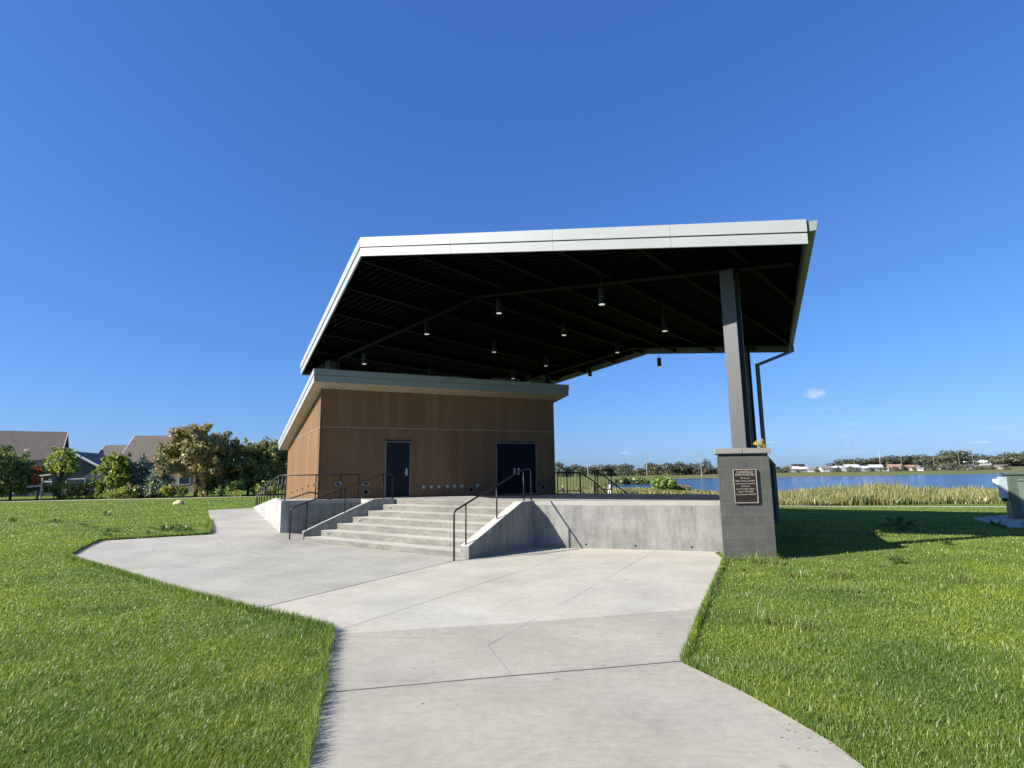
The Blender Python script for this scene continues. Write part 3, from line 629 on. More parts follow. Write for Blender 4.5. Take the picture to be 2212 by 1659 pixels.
bw0 = Vector((6.62, 15.35, 0)); bwd = D(23.6); bwn = Vector((-bwd.y, bwd.x, 0))
bwq = [bw0+bwn*.75, bw0+bwn*.03, bw0+bwd*6.6+bwn*.03, bw0+bwd*6.6+bwn*.75]
bwc = sum(bwq, Vector((0, 0, 0)))/4
bwt = empty('block_wall', (bwc.x, bwc.y, 0), label='capped grey block wall running back from the near pier along the stage side', cat='wall')
m = MB()
for i in range(4):
    a, b = bwq[i], bwq[(i+1) % 4]; L_l = (b-a).length
    m.poly([(a.x, a.y, -.8), (b.x, b.y, -.8), (b.x, b.y, 2.57), (a.x, a.y, 2.57)], [(i*.2, -.8), (i*.2+L_l, -.8), (i*.2+L_l, 2.57), (i*.2, 2.57)])
m.build('block_shaft', M_BLOCK, bwt)
m = MB(); m.prism([xy(bwc+(p-bwc)*1.0) for p in bwq], 2.571, 2.69); m.build('cap_stone', M_CAP, bwt)

# canopy frame
b0 = Vector((-1.28, 20.86, 0)); Pd = D(39); Qd = D(129)
def PQ(p, q_, z=0): v = b0+Pd*p+Qd*q_; return Vector((v.x, v.y, z))
MS = .13
def zb(q_): return 8.75+.008-MS*abs(q_-.05)
def loc_pq(x, y): v = Vector((x, y, 0))-b0; return v.dot(Pd), v.dot(Qd)
rc = PQ(12.5, 5.92)
rz0 = H(rc.x, rc.y)
rp = [xy(rc+Pd*a+Qd*b_) for a, b_ in ((-.65, -.65), (-.65, .65), (.65, .65), (.65, -.65))]
pier('far grey block pier hidden behind the near one', rp, rz0, 2.5)

# ------------------------------------------------------------ plaque
pl = empty('plaque', (5.74, 14.36, 1.77), rz=radians(-.9), label='bronze dedication plaque with raised pale border and lettering on the near pier', cat='plaque')
plx, pw, ph = 5.74, .585, .83
def plb(name, boxes, mat):
    m = MB()
    for x0, x1, y0, y1, z0, z1 in boxes: m.box(x0, x1, y0, y1, z0, z1)
    return m.build(name, mat, pl, origin=(5.74, 14.36, 1.77))
hw, hh_ = pw/2, ph/2
plb('plate', [(5.74-hw, 5.74+hw, 14.335, 14.362, 1.77-hh_, 1.77+hh_)], M_BRONZE)
bt = .02
plb('border', [(5.74-hw, 5.74+hw, 14.325, 14.334, 1.77+hh_-bt, 1.77+hh_), (5.74-hw, 5.74+hw, 14.325, 14.334, 1.77-hh_, 1.77-hh_+bt),
               (5.74-hw, 5.74-hw+bt, 14.325, 14.334, 1.77-hh_+bt, 1.77+hh_-bt), (5.74+hw-bt, 5.74+hw, 14.325, 14.334, 1.77-hh_+bt, 1.77+hh_-bt)], M_BRASS)
for txt, z, sz in [('CANFIELD', .300, .088), ('AMPHITHEATER', .232, .078), ('We honor', .150, .052), ("Mayor Thomas Canfield's", .085, .046), ('commitment to the success', .018, .043),
                   ('of Verona', -.045, .052), ("and the people's welfare.", -.112, .046), ('Mayor 1999-2005', -.178, .050), ('Councilmember 1985-1997', -.245, .046)]:
    cu = bpy.data.curves.new('lettering', 'FONT'); cu.body = txt; cu.size = sz; cu.align_x = 'CENTER'; cu.align_y = 'CENTER'; cu.extrude = .003; cu.offset = .0008
    ob = bpy.data.objects.new('lettering', cu); COL.objects.link(ob); dg = bpy.context.evaluated_depsgraph_get(); me = bpy.data.meshes.new_from_object(ob.evaluated_get(dg)); bpy.data.objects.remove(ob)
    me.materials.clear(); me.materials.append(M_BRASS); ob = bpy.data.objects.new('lettering', me); link(ob, pl); ob.location = (0, -.030, z+.04); ob.rotation_euler = (pi/2, 0, 0)
    wd = max(v.co.x for v in me.vertices)-min(v.co.x for v in me.vertices)
    if wd > .48: ob.scale = (.48/wd, 1, 1)

# ------------------------------------------------------------ canopy
can = empty('canopy', xy(PQ(4, 0))+(0,), label='huge black underside gull wing canopy with pale metal fascia over the stage', cat='canopy')
PF, PR_, PG, PK, PBk, PL_ = (-5.47, .25), (-1.49, 11.62), (14.5, 7.45), (14.4, .05), (15.1, -7.3), (-.1, -11.98)
FH = .575
def deck(poly, zoff, up, name, mat, rib=False):
    m = MB(); pts = [PQ(p, q_, zb(q_)+zoff) for p, q_ in poly]
    m.poly(pts); o = m.build(name, mat, can)
    return o
for poly in ([PF, PR_, PG, PK], [PL_, PF, PK, PBk]):
    # corrugated underside: real ribs running down the slope
    bm = bmesh.new(); P2 = [Vector((p, q_, 0)) for p, q_ in poly]
    f = bm.faces.new([bm.verts.new(v) for v in P2])
    p = -5.4
    cuts = []
    while p < 15.2: cuts.append(p); p += .155
    for c_ in cuts: bmesh.ops.bisect_plane(bm, geom=bm.verts[:]+bm.edges[:]+bm.faces[:], plane_co=(c_, 0, 0), plane_no=(1, 0, 0))
    bm.verts.ensure_lookup_table()
    m = MB()
    for f in bm.faces:
        cx = f.calc_center_median().x; k = int(math.floor((cx+5.4)/.155)); up_ = .30 if k % 2 == 0 else .37
        m.poly([PQ(v.co.x, v.co.y, zb(v.co.y)+up_) for v in f.verts][::-1])
    # vertical rib webs
    for e in bm.edges:
        a, b_ = e.verts
        if abs(a.co.x-b_.co.x) < 1e-4 and len(e.link_faces) == 2:
            m.poly([PQ(a.co.x, a.co.y, zb(a.co.y)+.30), PQ(b_.co.x, b_.co.y, zb(b_.co.y)+.30), PQ(b_.co.x, b_.co.y, zb(b_.co.y)+.37), PQ(a.co.x, a.co.y, zb(a.co.y)+.37)])
    m.build('metal_deck', M_DECKB, can); bm.free()
    m = MB(); m.poly([PQ(p_, q_, zb(q_)+.50) for p_, q_ in poly]); m.build('roof_sheet', M_FASC_SHADE, can)
def inset_q(poly, p):   # q range of the plan polygon at a given p
    qs = []
    for (a, b_) in zip(poly, poly[1:]+poly[:1]):
        if (a[0]-p)*(b_[0]-p) <= 0 and a[0] != b_[0]: t = (p-a[0])/(b_[0]-a[0]); qs.append(a[1]+t*(b_[1]-a[1]))
    return min(qs), max(qs)
def inset_p(poly, q_):
    ps = []
    for (a, b_) in zip(poly, poly[1:]+poly[:1]):
        if (a[1]-q_)*(b_[1]-q_) <= 0 and a[1] != b_[1]: t = (q_-a[1])/(b_[1]-a[1]); ps.append(a[0]+t*(b_[0]-a[0]))
    return min(ps), max(ps)
OUT = [PF, PR_, PG, PK, PBk, PL_]
for q_ in (-10.7, -8.65, -6.55, -4.4, -2.2, -.25, 1.7, 3.78, 5.85, 7.9, 9.9):
    a, b_ = inset_p(OUT, q_)
    m = MB(); m.beam(PQ(a+.12, q_, zb(q_)+.19), PQ(b_-.12, q_, zb(q_)+.19), .13, .21); m.build('purlin', M_STEEL, can)
for p_, nm in ((0, 'main_beam'), (12.5, 'main_beam')):
    a, b_ = inset_q(OUT, p_)
    for s0, s1 in ((a+.25, .05), (.05, b_-.25)):
        m = MB(); A_ = PQ(p_, s0, zb(s0)); B_ = PQ(p_, s1, zb(s1))
        for dz, ww, hh2 in ((.02, .30, .035), (.27, .30, .035), (.14, .03, .22)): m.beam(A_+Vector((0, 0, dz)), B_+Vector((0, 0, dz)), ww, hh2)
        m.build(nm, M_STEEL, can)
for (pa, qa, pb, qb) in ((-3.2, 3.0, 2.5, 2.6), (-2.0, -5.5, 4.0, -5.3), (-1, 6.9, 4, 6.5), (2, -1.2, 8, -1.2), (1.5, -3.4, 6, -9.2), (4, 5, 9, 1.0)):
    m = MB(); m.tube([PQ(pa, qa, zb(qa)+.22), PQ((pa+pb)/2, (qa+qb)/2, zb((qa+qb)/2)+.22), PQ(pb, qb, zb(qb)+.22)], .018, 6); m.build('conduit', M_STEEL, can)
# fascia boards in panels with a shadow groove
def fascia(a, b_, mat, out_, npan, gut=False):
    A_ = PQ(a[0], a[1], zb(a[1])); B_ = PQ(b_[0], b_[1], zb(b_[1])); h = (B_-A_); hx = Vector((h.x, h.y, 0)).normalized(); n = Vector((hx.y, -hx.x, 0))
    if n.dot(Vector(out_)) < 0: n = -n
    m = MB()
    for (z0, z1, th0, th1) in ((0, .255, -.05, .0), (.255, .278, -.05, -.035), (.278, FH, -.05, .035)):
        for i in range(npan):
            t0 = i/npan; t1 = (i+1)/npan; g = .003/h.length
            p0 = A_.lerp(B_, t0+(g if i else 0)); p1 = A_.lerp(B_, t1-(g if i < npan-1 else 0))
            q4 = [p0+n*th0, p1+n*th0, p1+n*th1, p0+n*th1]
            m.hexa([v+Vector((0, 0, z0)) for v in q4], [v+Vector((0, 0, z1)) for v in q4])
    bm_o = m.build('fascia', mat, can)
    bm = bmesh.new(); bm.from_mesh(bm_o.data); bmesh.ops.recalc_face_normals(bm, faces=bm.faces); bm.to_mesh(bm_o.data); bm.free()
    return A_, B_, n
def outv(pq): v = PQ(*pq)-PQ(5, 0); return v
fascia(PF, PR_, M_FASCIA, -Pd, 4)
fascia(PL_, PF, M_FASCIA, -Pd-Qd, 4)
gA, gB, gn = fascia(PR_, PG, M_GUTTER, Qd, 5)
fascia(PG, PK, M_FASC_SHADE, Pd, 2); fascia(PK, PBk, M_FASC_SHADE, Pd, 2); fascia(PBk, PL_, M_FASC_SHADE, -Qd, 5)
m = MB()
ga, gb = gA+(gB-gA).normalized()*(.02), gB+(gB-gA).normalized()*.05
q4 = [ga+gn*.045, gb+gn*.045, gb+gn*.24, ga+gn*.24]; m.hexa([v+Vector((0, 0, .30)) for v in [ga+gn*.045, gb+gn*.045, gb+gn*.19, ga+gn*.19]], [v+Vector((0, 0, .53)) for v in q4]); m.build('gutter', M_FASC_SHADE, can)
go = gb+gn*.12
rcol = PQ(12.5, 6.32)
m = MB(); m.beam(go+Vector((0, 0, .30)), go+Vector((0, 0, .02)), .15, .15); m.beam(go+Vector((0, 0, .06)), Vector((rcol.x+.10, rcol.y-.1, 7.02)), .13, .13)
m.beam(Vector((rcol.x+.10, rcol.y-.1, 7.08)), Vector((rcol.x+.10, rcol.y-.1, 2.75)), .15, .13)
dsp = Vector((rcol.x+.46, rcol.y-.1, 0)); m.beam(Vector((rcol.x+.10, rcol.y-.1, 2.8)), dsp+Vector((0, 0, 2.35)), .14, .13); m.beam(dsp+Vector((0, 0, 2.4)), dsp+Vector((0, 0, rz0)), .15, .15)
m.build('downspout', M_GUTTER, can)
def column(base, ztop, z0, wq=.38, dp=.50, nm='column'):
    m = MB()
    for (pc, qc, hp, hq) in ((-dp/2, 0, .02, wq/2), (dp/2, 0, .02, wq/2), (0, 0, dp/2-.02, .018)):
        c = base+Pd*pc+Qd*qc; m.obox((c.x, c.y, (z0+ztop)/2), Pd, Qd, (0, 0, 1), hp, hq, (ztop-z0)/2)
    m.build(nm, M_COLUMN, can)
fc = PQ(.05, 9.33)
column(fc, zb(9.4)+.0, 2.70, .36, .44); column(PQ(12.5, 5.88), zb(5.9), 2.5, .42, .5)
column(PQ(0, -9.4), zb(9.3), 3.6); column(PQ(12.5, -5.9), zb(5.9), 1.2)
m = MB(); m.obox((fc.x, fc.y, 2.712), Pd, Qd, (0, 0, 1), .28, .24, .012); m.build('base_plate', M_COLUMN, can)
# small cross braces between building roof and canopy left end
m = MB(); m.tube([PQ(2.2, -10.9, 7.3), AB(.6, 4.0, 5.2)], .04, 6); m.build('brace', M_COLUMN, can)

# pendant lights
LG = [(-1.2, 2.1), (-.8, -1.9), (3.4, -2.1), (3.0, 1.9), (7.6, -2.3), (8.0, -4.75), (3.8, -6.7), (-.5, -6.2), (-1.3, 6.1), (3.0, 6.1), (7.5, 1.8), (12.4, 1.6), (12.0, -2.4), (9.5, -4.9)]
LBL = ['pendant light just right of the ridge nearest the front beam', 'pendant light left of the ridge on the front beam line', 'second pendant light back on the left side of the ridge', 'second pendant light back on the right side of the ridge',
       'third pendant light back on the left side of the ridge', 'pendant light low above the middle of the building roof', 'pendant light low above the left part of the building roof', 'black cylinder pendant light farthest left, above the building roof',
       'largest black cylinder pendant light, hanging near the column', 'pendant light second in the outer row, left of the column', 'third pendant light back on the right side of the ridge', 'black cylinder light on a thin stem hanging against open sky',
       'black cylinder light half against the sky at the rear roof edge', 'faint pendant light deep at the back left above the building']
proto = None
for (p_, q_), lb in zip(LG, LBL):
    base = PQ(p_, q_, 0); zl = zb(q_)-1.0
    if proto is None:
        t = empty('pendant_light', (base.x, base.y, zl)); m = MB(); m.tube([(base.x, base.y, zl), (base.x, base.y, zl+.46)], .105, 24); m.build('housing', M_BLACK, t)
        m = MB(); m.tube([(base.x, base.y, zl+.46), (base.x, base.y, zl+1.32)], .012, 6); m.build('stem', M_BLACK, t)
        m = MB(); m.tube([(base.x, base.y, zl-.008), (base.x, base.y, zl+.01)], .088, 24); m.build('lens', M_LENS, t); proto = t
    else:
        t = copy_tree(proto); t.location = (base.x, base.y, zl)
    tag(t, lb, 'light', 'pendant lights under the canopy')

# ------------------------------------------------------------ building
bld = empty('building', xy(AB(5, 5))+(1.2,), label='flat fronted brown wood clad stage building with a sloping metal edged roof', cat='building')
BW, BD, ZT, SL = 10.2, 11.3, 5.43, .15
wt = lambda d: ZT-SL*d
DOORS = [(2.46, 3.49, 3.47), (7.26, 9.25, 3.47)]
m = MB(); fb = lambda s: floorz(*xy(AB(s, 0)))-.08
def wq(s0, s1, z0, z1, d=0.0):   # front wall quads, uv in metres
    m.poly([AB(s0, d, z0), AB(s1, d, z0), AB(s1, d, z1), AB(s0, d, z1)], [(s0, z0), (s1, z0), (s1, z1), (s0, z1)])
xs = [0]+[v for dd in DOORS for v in dd[:2]]+[BW]
for i in range(0, 6, 2): wq(xs[i], xs[i+1], 1.05, ZT+.05)
for s0, s1, zt in DOORS:
    wq(s0, s1, zt, ZT+.05)
    for s_, sg in ((s0, 1), (s1, -1)): m.poly([AB(s_, 0, 1.05), AB(s_, .09, 1.05), AB(s_, .09, zt), AB(s_, 0, zt)][::sg])
    m.poly([AB(s0, 0, zt), AB(s0, .09, zt), AB(s1, .09, zt), AB(s1, 0, zt)][::-1])
m.build('front_wall', M_PLANK, bld)
def sidewall(a, b_, da, db):
    m = MB(); L = (AB(*b_)-AB(*a)).length
    A0, B0 = AB(*a), AB(*b_)
    m.poly([(A0.x, A0.y, -1), (B0.x, B0.y, -1), (B0.x, B0.y, wt(db)+.05), (A0.x, A0.y, wt(da)+.05)], [(20, -1), (20+L, -1), (20+L, wt(db)+.05), (20, wt(da)+.05)])
    m.build('side_wall', M_PLANK, bld)
sidewall((0, BD), (0, 0), BD, 0); sidewall((BW, 0), (BW, BD), 0, BD); sidewall((BW, BD), (0, BD), BD, BD)
m = MB(); m.prism([xy(AB(-.012, -.012)), xy(AB(BW+.012, -.012)), xy(AB(BW+.012, 0)), xy(AB(-.012, 0))], 3.955, 4.005)
m.prism([xy(AB(-.012, .0)), xy(AB(0, .0)), xy(AB(0, 9.4)), xy(AB(-.012, 9.4))], 3.955, 4.005); m.build('trim_band', M_BAND, bld)
# corner trim
m = MB(); m.obox(tuple(AB(-.006, -.006, 3.2)), Ad, Bd, (0, 0, 1), .022, .022, 2.22); m.build('corner_trim', simple('brown_trim', (.085, .055, .035, 1), .6), bld)
def door(s0, s1, zt, mat, leaves, handle, hs):
    zf = floorz(*xy(AB((s0+s1)/2, 0)))
    t = bpy.data.objects.new('door', None); link(t, bld); t.location = AB((s0+s1)/2, 0, zf)-parent_world(bld)
    if hs == 'double': t['label'] = 'wide dark double door behind the right handrail'
    else: t['label'] = 'single dark blue door left of the outlet boxes'
    fw = .045; gx = (s1-s0-2*fw-.006*(leaves-1))/leaves
    m = MB()
    for i in range(leaves):
        a = s0+fw+i*(gx+.006); m.prism([xy(AB(a, .05)), xy(AB(a+gx, .05)), xy(AB(a+gx, .085)), xy(AB(a, .085))], zf+.02, zt-.05)
    m.build('door_leaf', mat, t)
    m = MB()
    for a, b_ in ((s0-.012, s0+fw), (s1-fw, s1+.012)): m.prism([xy(AB(a, -.015)), xy(AB(b_, -.015)), xy(AB(b_, .088)), xy(AB(a, .088))], zf, zt-.0)
    m.prism([xy(AB(s0+fw, -.013)), xy(AB(s1-fw, -.013)), xy(AB(s1-fw, .088)), xy(AB(s0+fw, .088))], zt-.05, zt-.002)
    m.build('frame', M_FRAME, t)
    m = MB(); m.prism([xy(AB(s0, -.06)), xy(AB(s1, -.06)), xy(AB(s1, -.002)), xy(AB(s0, -.002))], zt+.002, zt+.035); m.build('drip_cap', M_BLACK, t)
    m = MB(); m.prism([xy(AB(s0+fw, -.03)), xy(AB(s1-fw, -.03)), xy(AB(s1-fw, .08)), xy(AB(s0+fw, .08))], zf+.001, zf+.018); m.build('threshold', M_CHROME, t)
    for hx in handle:
        m = MB(); c = AB(hx, .045, zf+.98); m.obox(c, Ad, Bd, (0, 0, 1), .035, .006, .14)
        m.tube([AB(hx, .045, zf+.95), AB(hx, -.02, zf+.95), AB(hx-.11 if hx > s0+.7 else hx+.11, -.02, zf+.95)], .010, 6); m.build('handle', M_CHROME, t)
door(*DOORS[0], M_DOOR, 1, [3.34], 'single'); door(*DOORS[1], M_DOOR2, 2, [8.16, 8.36], 'double')
for i, s_ in enumerate([4.03, 4.35, 4.67, 5.04, 5.34, 5.67, 6.38]):
    m = MB(); c = AB(s_, -.025, 1.66); m.obox(c, Ad, Bd, (0, 0, 1), .075, .025, .075)
    o = m.build('outlet_box', M_PLATE, bld, bevel=.008)
    m = MB(); m.obox(AB(s_-.01, -.055, 1.66), Ad, Bd, (0, 0, 1), .045, .006, .045); m.build('outlet_cover', M_CHROME, o, origin=None) if False else None
    m2 = MB(); m2.obox(AB(s_-.01, -.055, 1.66), Ad, Bd, (0, 0, 1), .045, .006, .045); oc = m2.build('outlet_cover', M_CHROME, o)
for s_, z1 in ((4.67, 1.585), (5.04, 1.585)):
    m = MB(); m.tube([AB(s_, -.02, z1), AB(s_, -.02, 1.24 if s_ < 5 else 1.36)], .012 if s_ < 5 else .026, 8); m.build('conduit', M_FRAME, bld)
def ringvent(s_, z, r):
    m = MB(); n = 24
    for k in range(n):
        a0, a1 = 2*pi*k/n, 2*pi*(k+1)/n
        def pt(r_, a, d): return AB(s_+r_*cos(a), d, z+r_*sin(a))
        m.hexa([pt(r*.72, a0, 0), pt(r, a0, 0), pt(r, a1, 0), pt(r*.72, a1, 0)], [pt(r*.78, a0, -.035), pt(r, a0, -.035), pt(r, a1, -.035), pt(r*.78, a1, -.035)])
    o = m.build('round_vent', M_PLATE, bld)
    m = MB(); m.poly([AB(s_+r*.75*cos(2*pi*k/n), -.003, z+r*.75*sin(2*pi*k/n)) for k in range(n)]); m.build('vent_hole', M_DARKHOLE, o)
for s_, z in ((6.09, 1.49), (1.74, 1.52), (9.55, 1.50)): ringvent(s_, z, .125)
for s_ in (.72, 1.72):
    m = MB(); c = AB(s_, -.02, 1.84); m.obox(c, Ad, Bd, (0, 0, 1), .14, .02, .07); o = m.build('floodlight_box', M_PLATE, bld, bevel=.006)
    m = MB(); m.obox(AB(s_, -.043, 1.84), Ad, Bd, (0, 0, 1), .09, .003, .032); m.build('recess', M_DARKHOLE, o)
for d_, z in ((8.32, 1.36), (6.33, 1.49), (4.58, 1.60), (2.71, 1.75), (1.03, 1.83)):
    m = MB(); c = AB(-.02, d_, z); m.obox(c, Ad, Bd, (0, 0, 1), .02, .05, .06); o = m.build('side_light', M_BAND, bld, bevel=.005)
    m = MB(); m.obox(AB(-.042, d_, z-.01), Ad, Bd, (0, 0, 1), .004, .022, .028); m.build('recess', M_DARKHOLE, o)
# roof of the building
s0, s1, d0, d1 = -.42, 10.45, -.92, 12.2
rf = bpy.data.objects.new('roof', None); link(rf, bld); rf.location = AB(5, 5, 4.6)-parent_world(bld)
m = MB(); m.poly([AB(s0, d0, wt(d0)), AB(s0, d1, wt(d1)), AB(s1, d1, wt(d1)), AB(s1, d0, wt(d0))]); m.build('soffit', M_SOFFIT, rf)
m = MB(); m.poly([AB(s0, d0, wt(d0)+.40), AB(s1, d0, wt(d0)+.40), AB(s1, d1, wt(d1)+.40), AB(s0, d1, wt(d1)+.40)]); m.build('roof_sheet', M_FASC_SHADE, rf)
def bfascia(a, b_, mat):
    m = MB(); A_ = AB(a[0], a[1], wt(a[1])-.02); B_ = AB(b_[0], b_[1], wt(b_[1])-.02); hx = Vector((B_.x-A_.x, B_.y-A_.y, 0)).normalized(); n = Vector((hx.y, -hx.x, 0))
    for z0, z1, th in ((0, .235, .0), (.235, .25, -.018), (.25, .47, .028)):
        q4 = [A_-n*.04, B_-n*.04, B_+n*th, A_+n*th]; m.hexa([v+Vector((0, 0, z0)) for v in q4], [v+Vector((0, 0, z1)) for v in q4])
    o = m.build('fascia', mat, rf); bm = bmesh.new(); bm.from_mesh(o.data); bmesh.ops.recalc_face_normals(bm, faces=bm.faces); bm.to_mesh(o.data); bm.free()
bfascia((s0, d0), (s1, d0), M_FASC_SHADE); bfascia((s1, d0), (s1, d1), M_FASC_SHADE); bfascia((s1, d1), (s0, d1), M_FASC_SHADE); bfascia((s0, d1), (s0, d0), M_FASCIA)

# ------------------------------------------------------------ yellow flowers on the pier cap
fl = empty('flower_bouquet', (6.30, 14.56, 2.71), label='small yellow flower bouquet lying on the pier cap beside the column', cat='flowers')
m = MB(); m2 = MB()
for k in range(34):
    c = Vector((6.30+random.gauss(0, .08), 14.56+random.gauss(0, .04), 2.72+abs(random.gauss(.06, .06))))
    nr2 = Vector((random.gauss(0, .5), random.gauss(-.4, .5), 1)).normalized(); a = nr2.orthogonal().normalized(); b_ = nr2.cross(a)
    for j in range(9):
        an = j*2*pi/9; d_ = a*cos(an)+b_*sin(an); e_ = a*cos(an+.25)+b_*sin(an+.25)
        m.poly([c, c+d_*.03+nr2*.008, c+(d_+e_)*.032, c+e_*.03+nr2*.008])
    m2.tube([c, (6.30+random.gauss(0, .03), 14.56, 2.705)], .004, 4)
m.build('petals', M_PETAL, fl); m2.build('stems', M_POT, fl)

# ------------------------------------------------------------ utility cabinet and pad
C0 = Vector((23.14, 27.09, 0)); lw = (Vector((24.09, 28.54, 0))-C0).normalized(); rw = Vector((lw.y, -lw.x, 0))
zc0 = H(C0.x, C0.y)
pad = MB(); pc = [C0-lw*3.6-rw*1.2, C0-lw*3.6+rw*4, C0+lw*3.4+rw*4, C0+lw*3.4-rw*1.5]
pc = [Vector((20.2, 25.1, 0)), Vector((18.7, 22.2, 0)), Vector((22, 19.5, 0)), Vector((28, 27, 0)), Vector((25, 30, 0)), Vector((22.2, 28.3, 0))]
pad.prism([xy(p) for p in pc], -1.0, lambda x, y: H(x, y)+.05)
po = pad.build('concrete_pad', M_FLOORC); tag(po, 'flat concrete pad under the green utility cabinet', kind='structure')
cb = empty('utility_cabinet', xy(C0+rw*.8+lw*.7)+(zc0,), label='tall green metal utility cabinet with a grey meter box on its side', cat='cabinet')
def cbx(a0, a1, b0_, b1, z0, z1): return [xy(C0+rw*a0+lw*b0_), xy(C0+rw*a1+lw*b0_), xy(C0+rw*a1+lw*b1), xy(C0+rw*a0+lw*b1)], zc0+z0, zc0+z1
m = MB(); m.prism(*cbx(0, 2.4, 0, 1.7, .05, 2.05)); m.build('body', M_CAB, cb, bevel=.03)
m = MB(); m.prism(*cbx(-.08, 2.48, -.08, 1.78, 2.05, 2.14)); m.build('lid', M_CAB, cb, bevel=.02)
m = MB(); m.prism(*cbx(.32, 2.1, -.022, -.001, .30, 1.72)); m.build('door_panel', M_CABD, cb, bevel=.006)
m = MB(); m.prism(*cbx(.36, 2.1, -.05, -.001, 1.78, 1.86)); m.build('louvre', M_CABD, cb)
m = MB(); m.prism(*cbx(-.32, -.001, .25, .75, .95, 1.95)); m.build('meter_box', M_METER, cb, bevel=.02)
m = MB(); m.prism(*cbx(-.26, -.06, .4, .6, .82, .949)); m.build('conduit_hub', M_RUBBER, cb)
m = MB(); m.prism(*cbx(-.50, -.321, .3, .7, 1.55, 1.85)); m.build('meter_cover', M_TRIM, cb, bevel=.03)

# ------------------------------------------------------------ foliage
def nmesh(name, V, F, mats, rnd=None, mi=None, loc=(0, 0, 0), parent=None):
    me = bpy.data.meshes.new(name); V = np.asarray(V, np.float32); F = np.asarray(F, np.int32); n = len(F); k = F.shape[1]
    me.vertices.add(len(V)); me.vertices.foreach_set('co', V.ravel()); me.loops.add(n*k); me.loops.foreach_set('vertex_index', F.ravel())
    me.polygons.add(n); me.polygons.foreach_set('loop_start', np.arange(0, n*k, k, dtype=np.int32)); me.polygons.foreach_set('loop_total', np.full(n, k, np.int32))
    for q_ in mats: me.materials.append(q_)
    if mi is not None: me.polygons.foreach_set('material_index', mi)
    if rnd is not None:
        a = me.attributes.new('rnd', 'FLOAT', 'POINT'); a.data.foreach_set('value', np.asarray(rnd, np.float32))
    me.update(calc_edges=True)
    o = bpy.data.objects.new(name, me); link(o, parent); o.location = loc; return o
def leaf_cloud(clumps, n, size, rng, flat=.0, shell=.62):
    cl = np.array([c[:3] for c in clumps]); rad = np.array([c[3:6] for c in clumps]); vol = (rad.prod(1))**(.66); pi_ = vol/vol.sum()
    k = rng.choice(len(clumps), n, p=pi_); d = rng.normal(size=(n, 3)); d /= np.linalg.norm(d, axis=1)[:, None]
    rr_ = shell+(1-shell)*rng.random(n)**.7; rr_ *= 1+.12*rng.normal(size=n)
    c = cl[k]+d*rad[k]*rr_[:, None]
    nrm = d*.8+rng.normal(size=(n, 3))*.7+np.array([0, 0, .35]); nrm /= np.linalg.norm(nrm, axis=1)[:, None]
    a = np.cross(nrm, rng.normal(size=(n, 3))); a /= np.linalg.norm(a, axis=1)[:, None]; b_ = np.cross(nrm, a)
    s = size*(.6+.8*rng.random(n))[:, None]; s2 = s*(.45+.35*rng.random(n))[:, None]
    V = np.stack([c-a*s, c-b_*s2, c+a*s, c+b_*s2], 1).reshape(-1, 3); F = np.arange(4*n).reshape(n, 4)
    tone = rng.random(len(clumps)); rnd = np.clip(.35*tone[k]+.65*rng.random(n), 0, 1)
    return V, F, np.repeat(rnd, 4)
def tree(name, label, x, y, h, wd, mat, seed, n=4200, leaf=.15, style='round', trunk_h=.28, group='trees and shrubs behind the left lawn', cat='tree', nclump=60):
    rng = np.random.default_rng(seed); z = H(x, y)-.05
    t = empty(name, (x, y, z), label=label, cat=cat, group=group)
    clumps = []
    if style == 'spruce':
        for k in range(26):
            f = k/25; r_ = wd/2*(1-f)**.8+.1
            for j in range(max(2, int(6*(1-f)+2))):
                a = rng.random()*2*pi; q_ = r_*(.45+.3*rng.random()); clumps.append((q_*cos(a), q_*sin(a), h*(.08+.9*f), r_*.5+.12, r_*.5+.12, .16*h/5+.1))
    else:
        lo = h*trunk_h if style != 'bush' else 0.06*h
        for k in range(nclump):
            u = rng.random(); zc = lo+(h-lo)*(.12+.78*u)
            prof = sqrt(max(.05, 1-((u-.40)/.66)**2)) if style != 'bush' else sqrt(max(.1, 1-((u-.2)/.85)**2))
            a = rng.random()*2*pi; q_ = wd/2*prof*sqrt(rng.random())*.86
            r_ = wd*(.085+.07*rng.random()); clumps.append((q_*cos(a), q_*sin(a), zc, r_*1.1, r_*1.1, r_*.8))
        for k in range(int(nclump*.7)):   # outer sprigs break the outline
            u = .15+.85*rng.random(); zc = lo+(h-lo)*u; prof = sqrt(max(.03, 1-((u-.40)/.64)**2)); a = rng.random()*2*pi; q_ = wd/2*prof*(.82+.34*rng.random())
            r_ = wd*(.035+.045*rng.random()); clumps.append((q_*cos(a), q_*sin(a), zc, r_, r_, r_*1.3))
    V, F, rnd = leaf_cloud(clumps, int(n*1.5), leaf, rng, shell=.35)
    nmesh('crown', V, F, [mat], rnd, parent=t)
    m = MB(); rt = max(.05, .022*h)
    m.tube([(0, 0, -.2), (.05, 0, h*.22), (.0, .05, h*.5), (.1, 0, h*.82)], [rt*1.3, rt, rt*.7, rt*.2], 7)
    if style != 'spruce':
        for k in range(9):
            c = clumps[k]; zb_ = h*(.15+.3*rng.random()); m.tube([(0, 0, zb_), (c[0]*.5, c[1]*.5, (zb_+c[2])/2+.1), (c[0]*.95, c[1]*.95, c[2]+.2*h*.3)], [rt*.5, rt*.32, rt*.1], 5)
    me = bpy.data.meshes.new('trunk'); me.from_pydata(m.v, [], m.f); me.materials.append(M_BARK); o = bpy.data.objects.new('trunk', me); link(o, t)
    return t
def vx(xv): d = sky_dir(xv, 1031-.015*(xv-300)); return d.x/d.y     # tan of bearing
def place(xv, Y): return vx(xv)*Y, Y
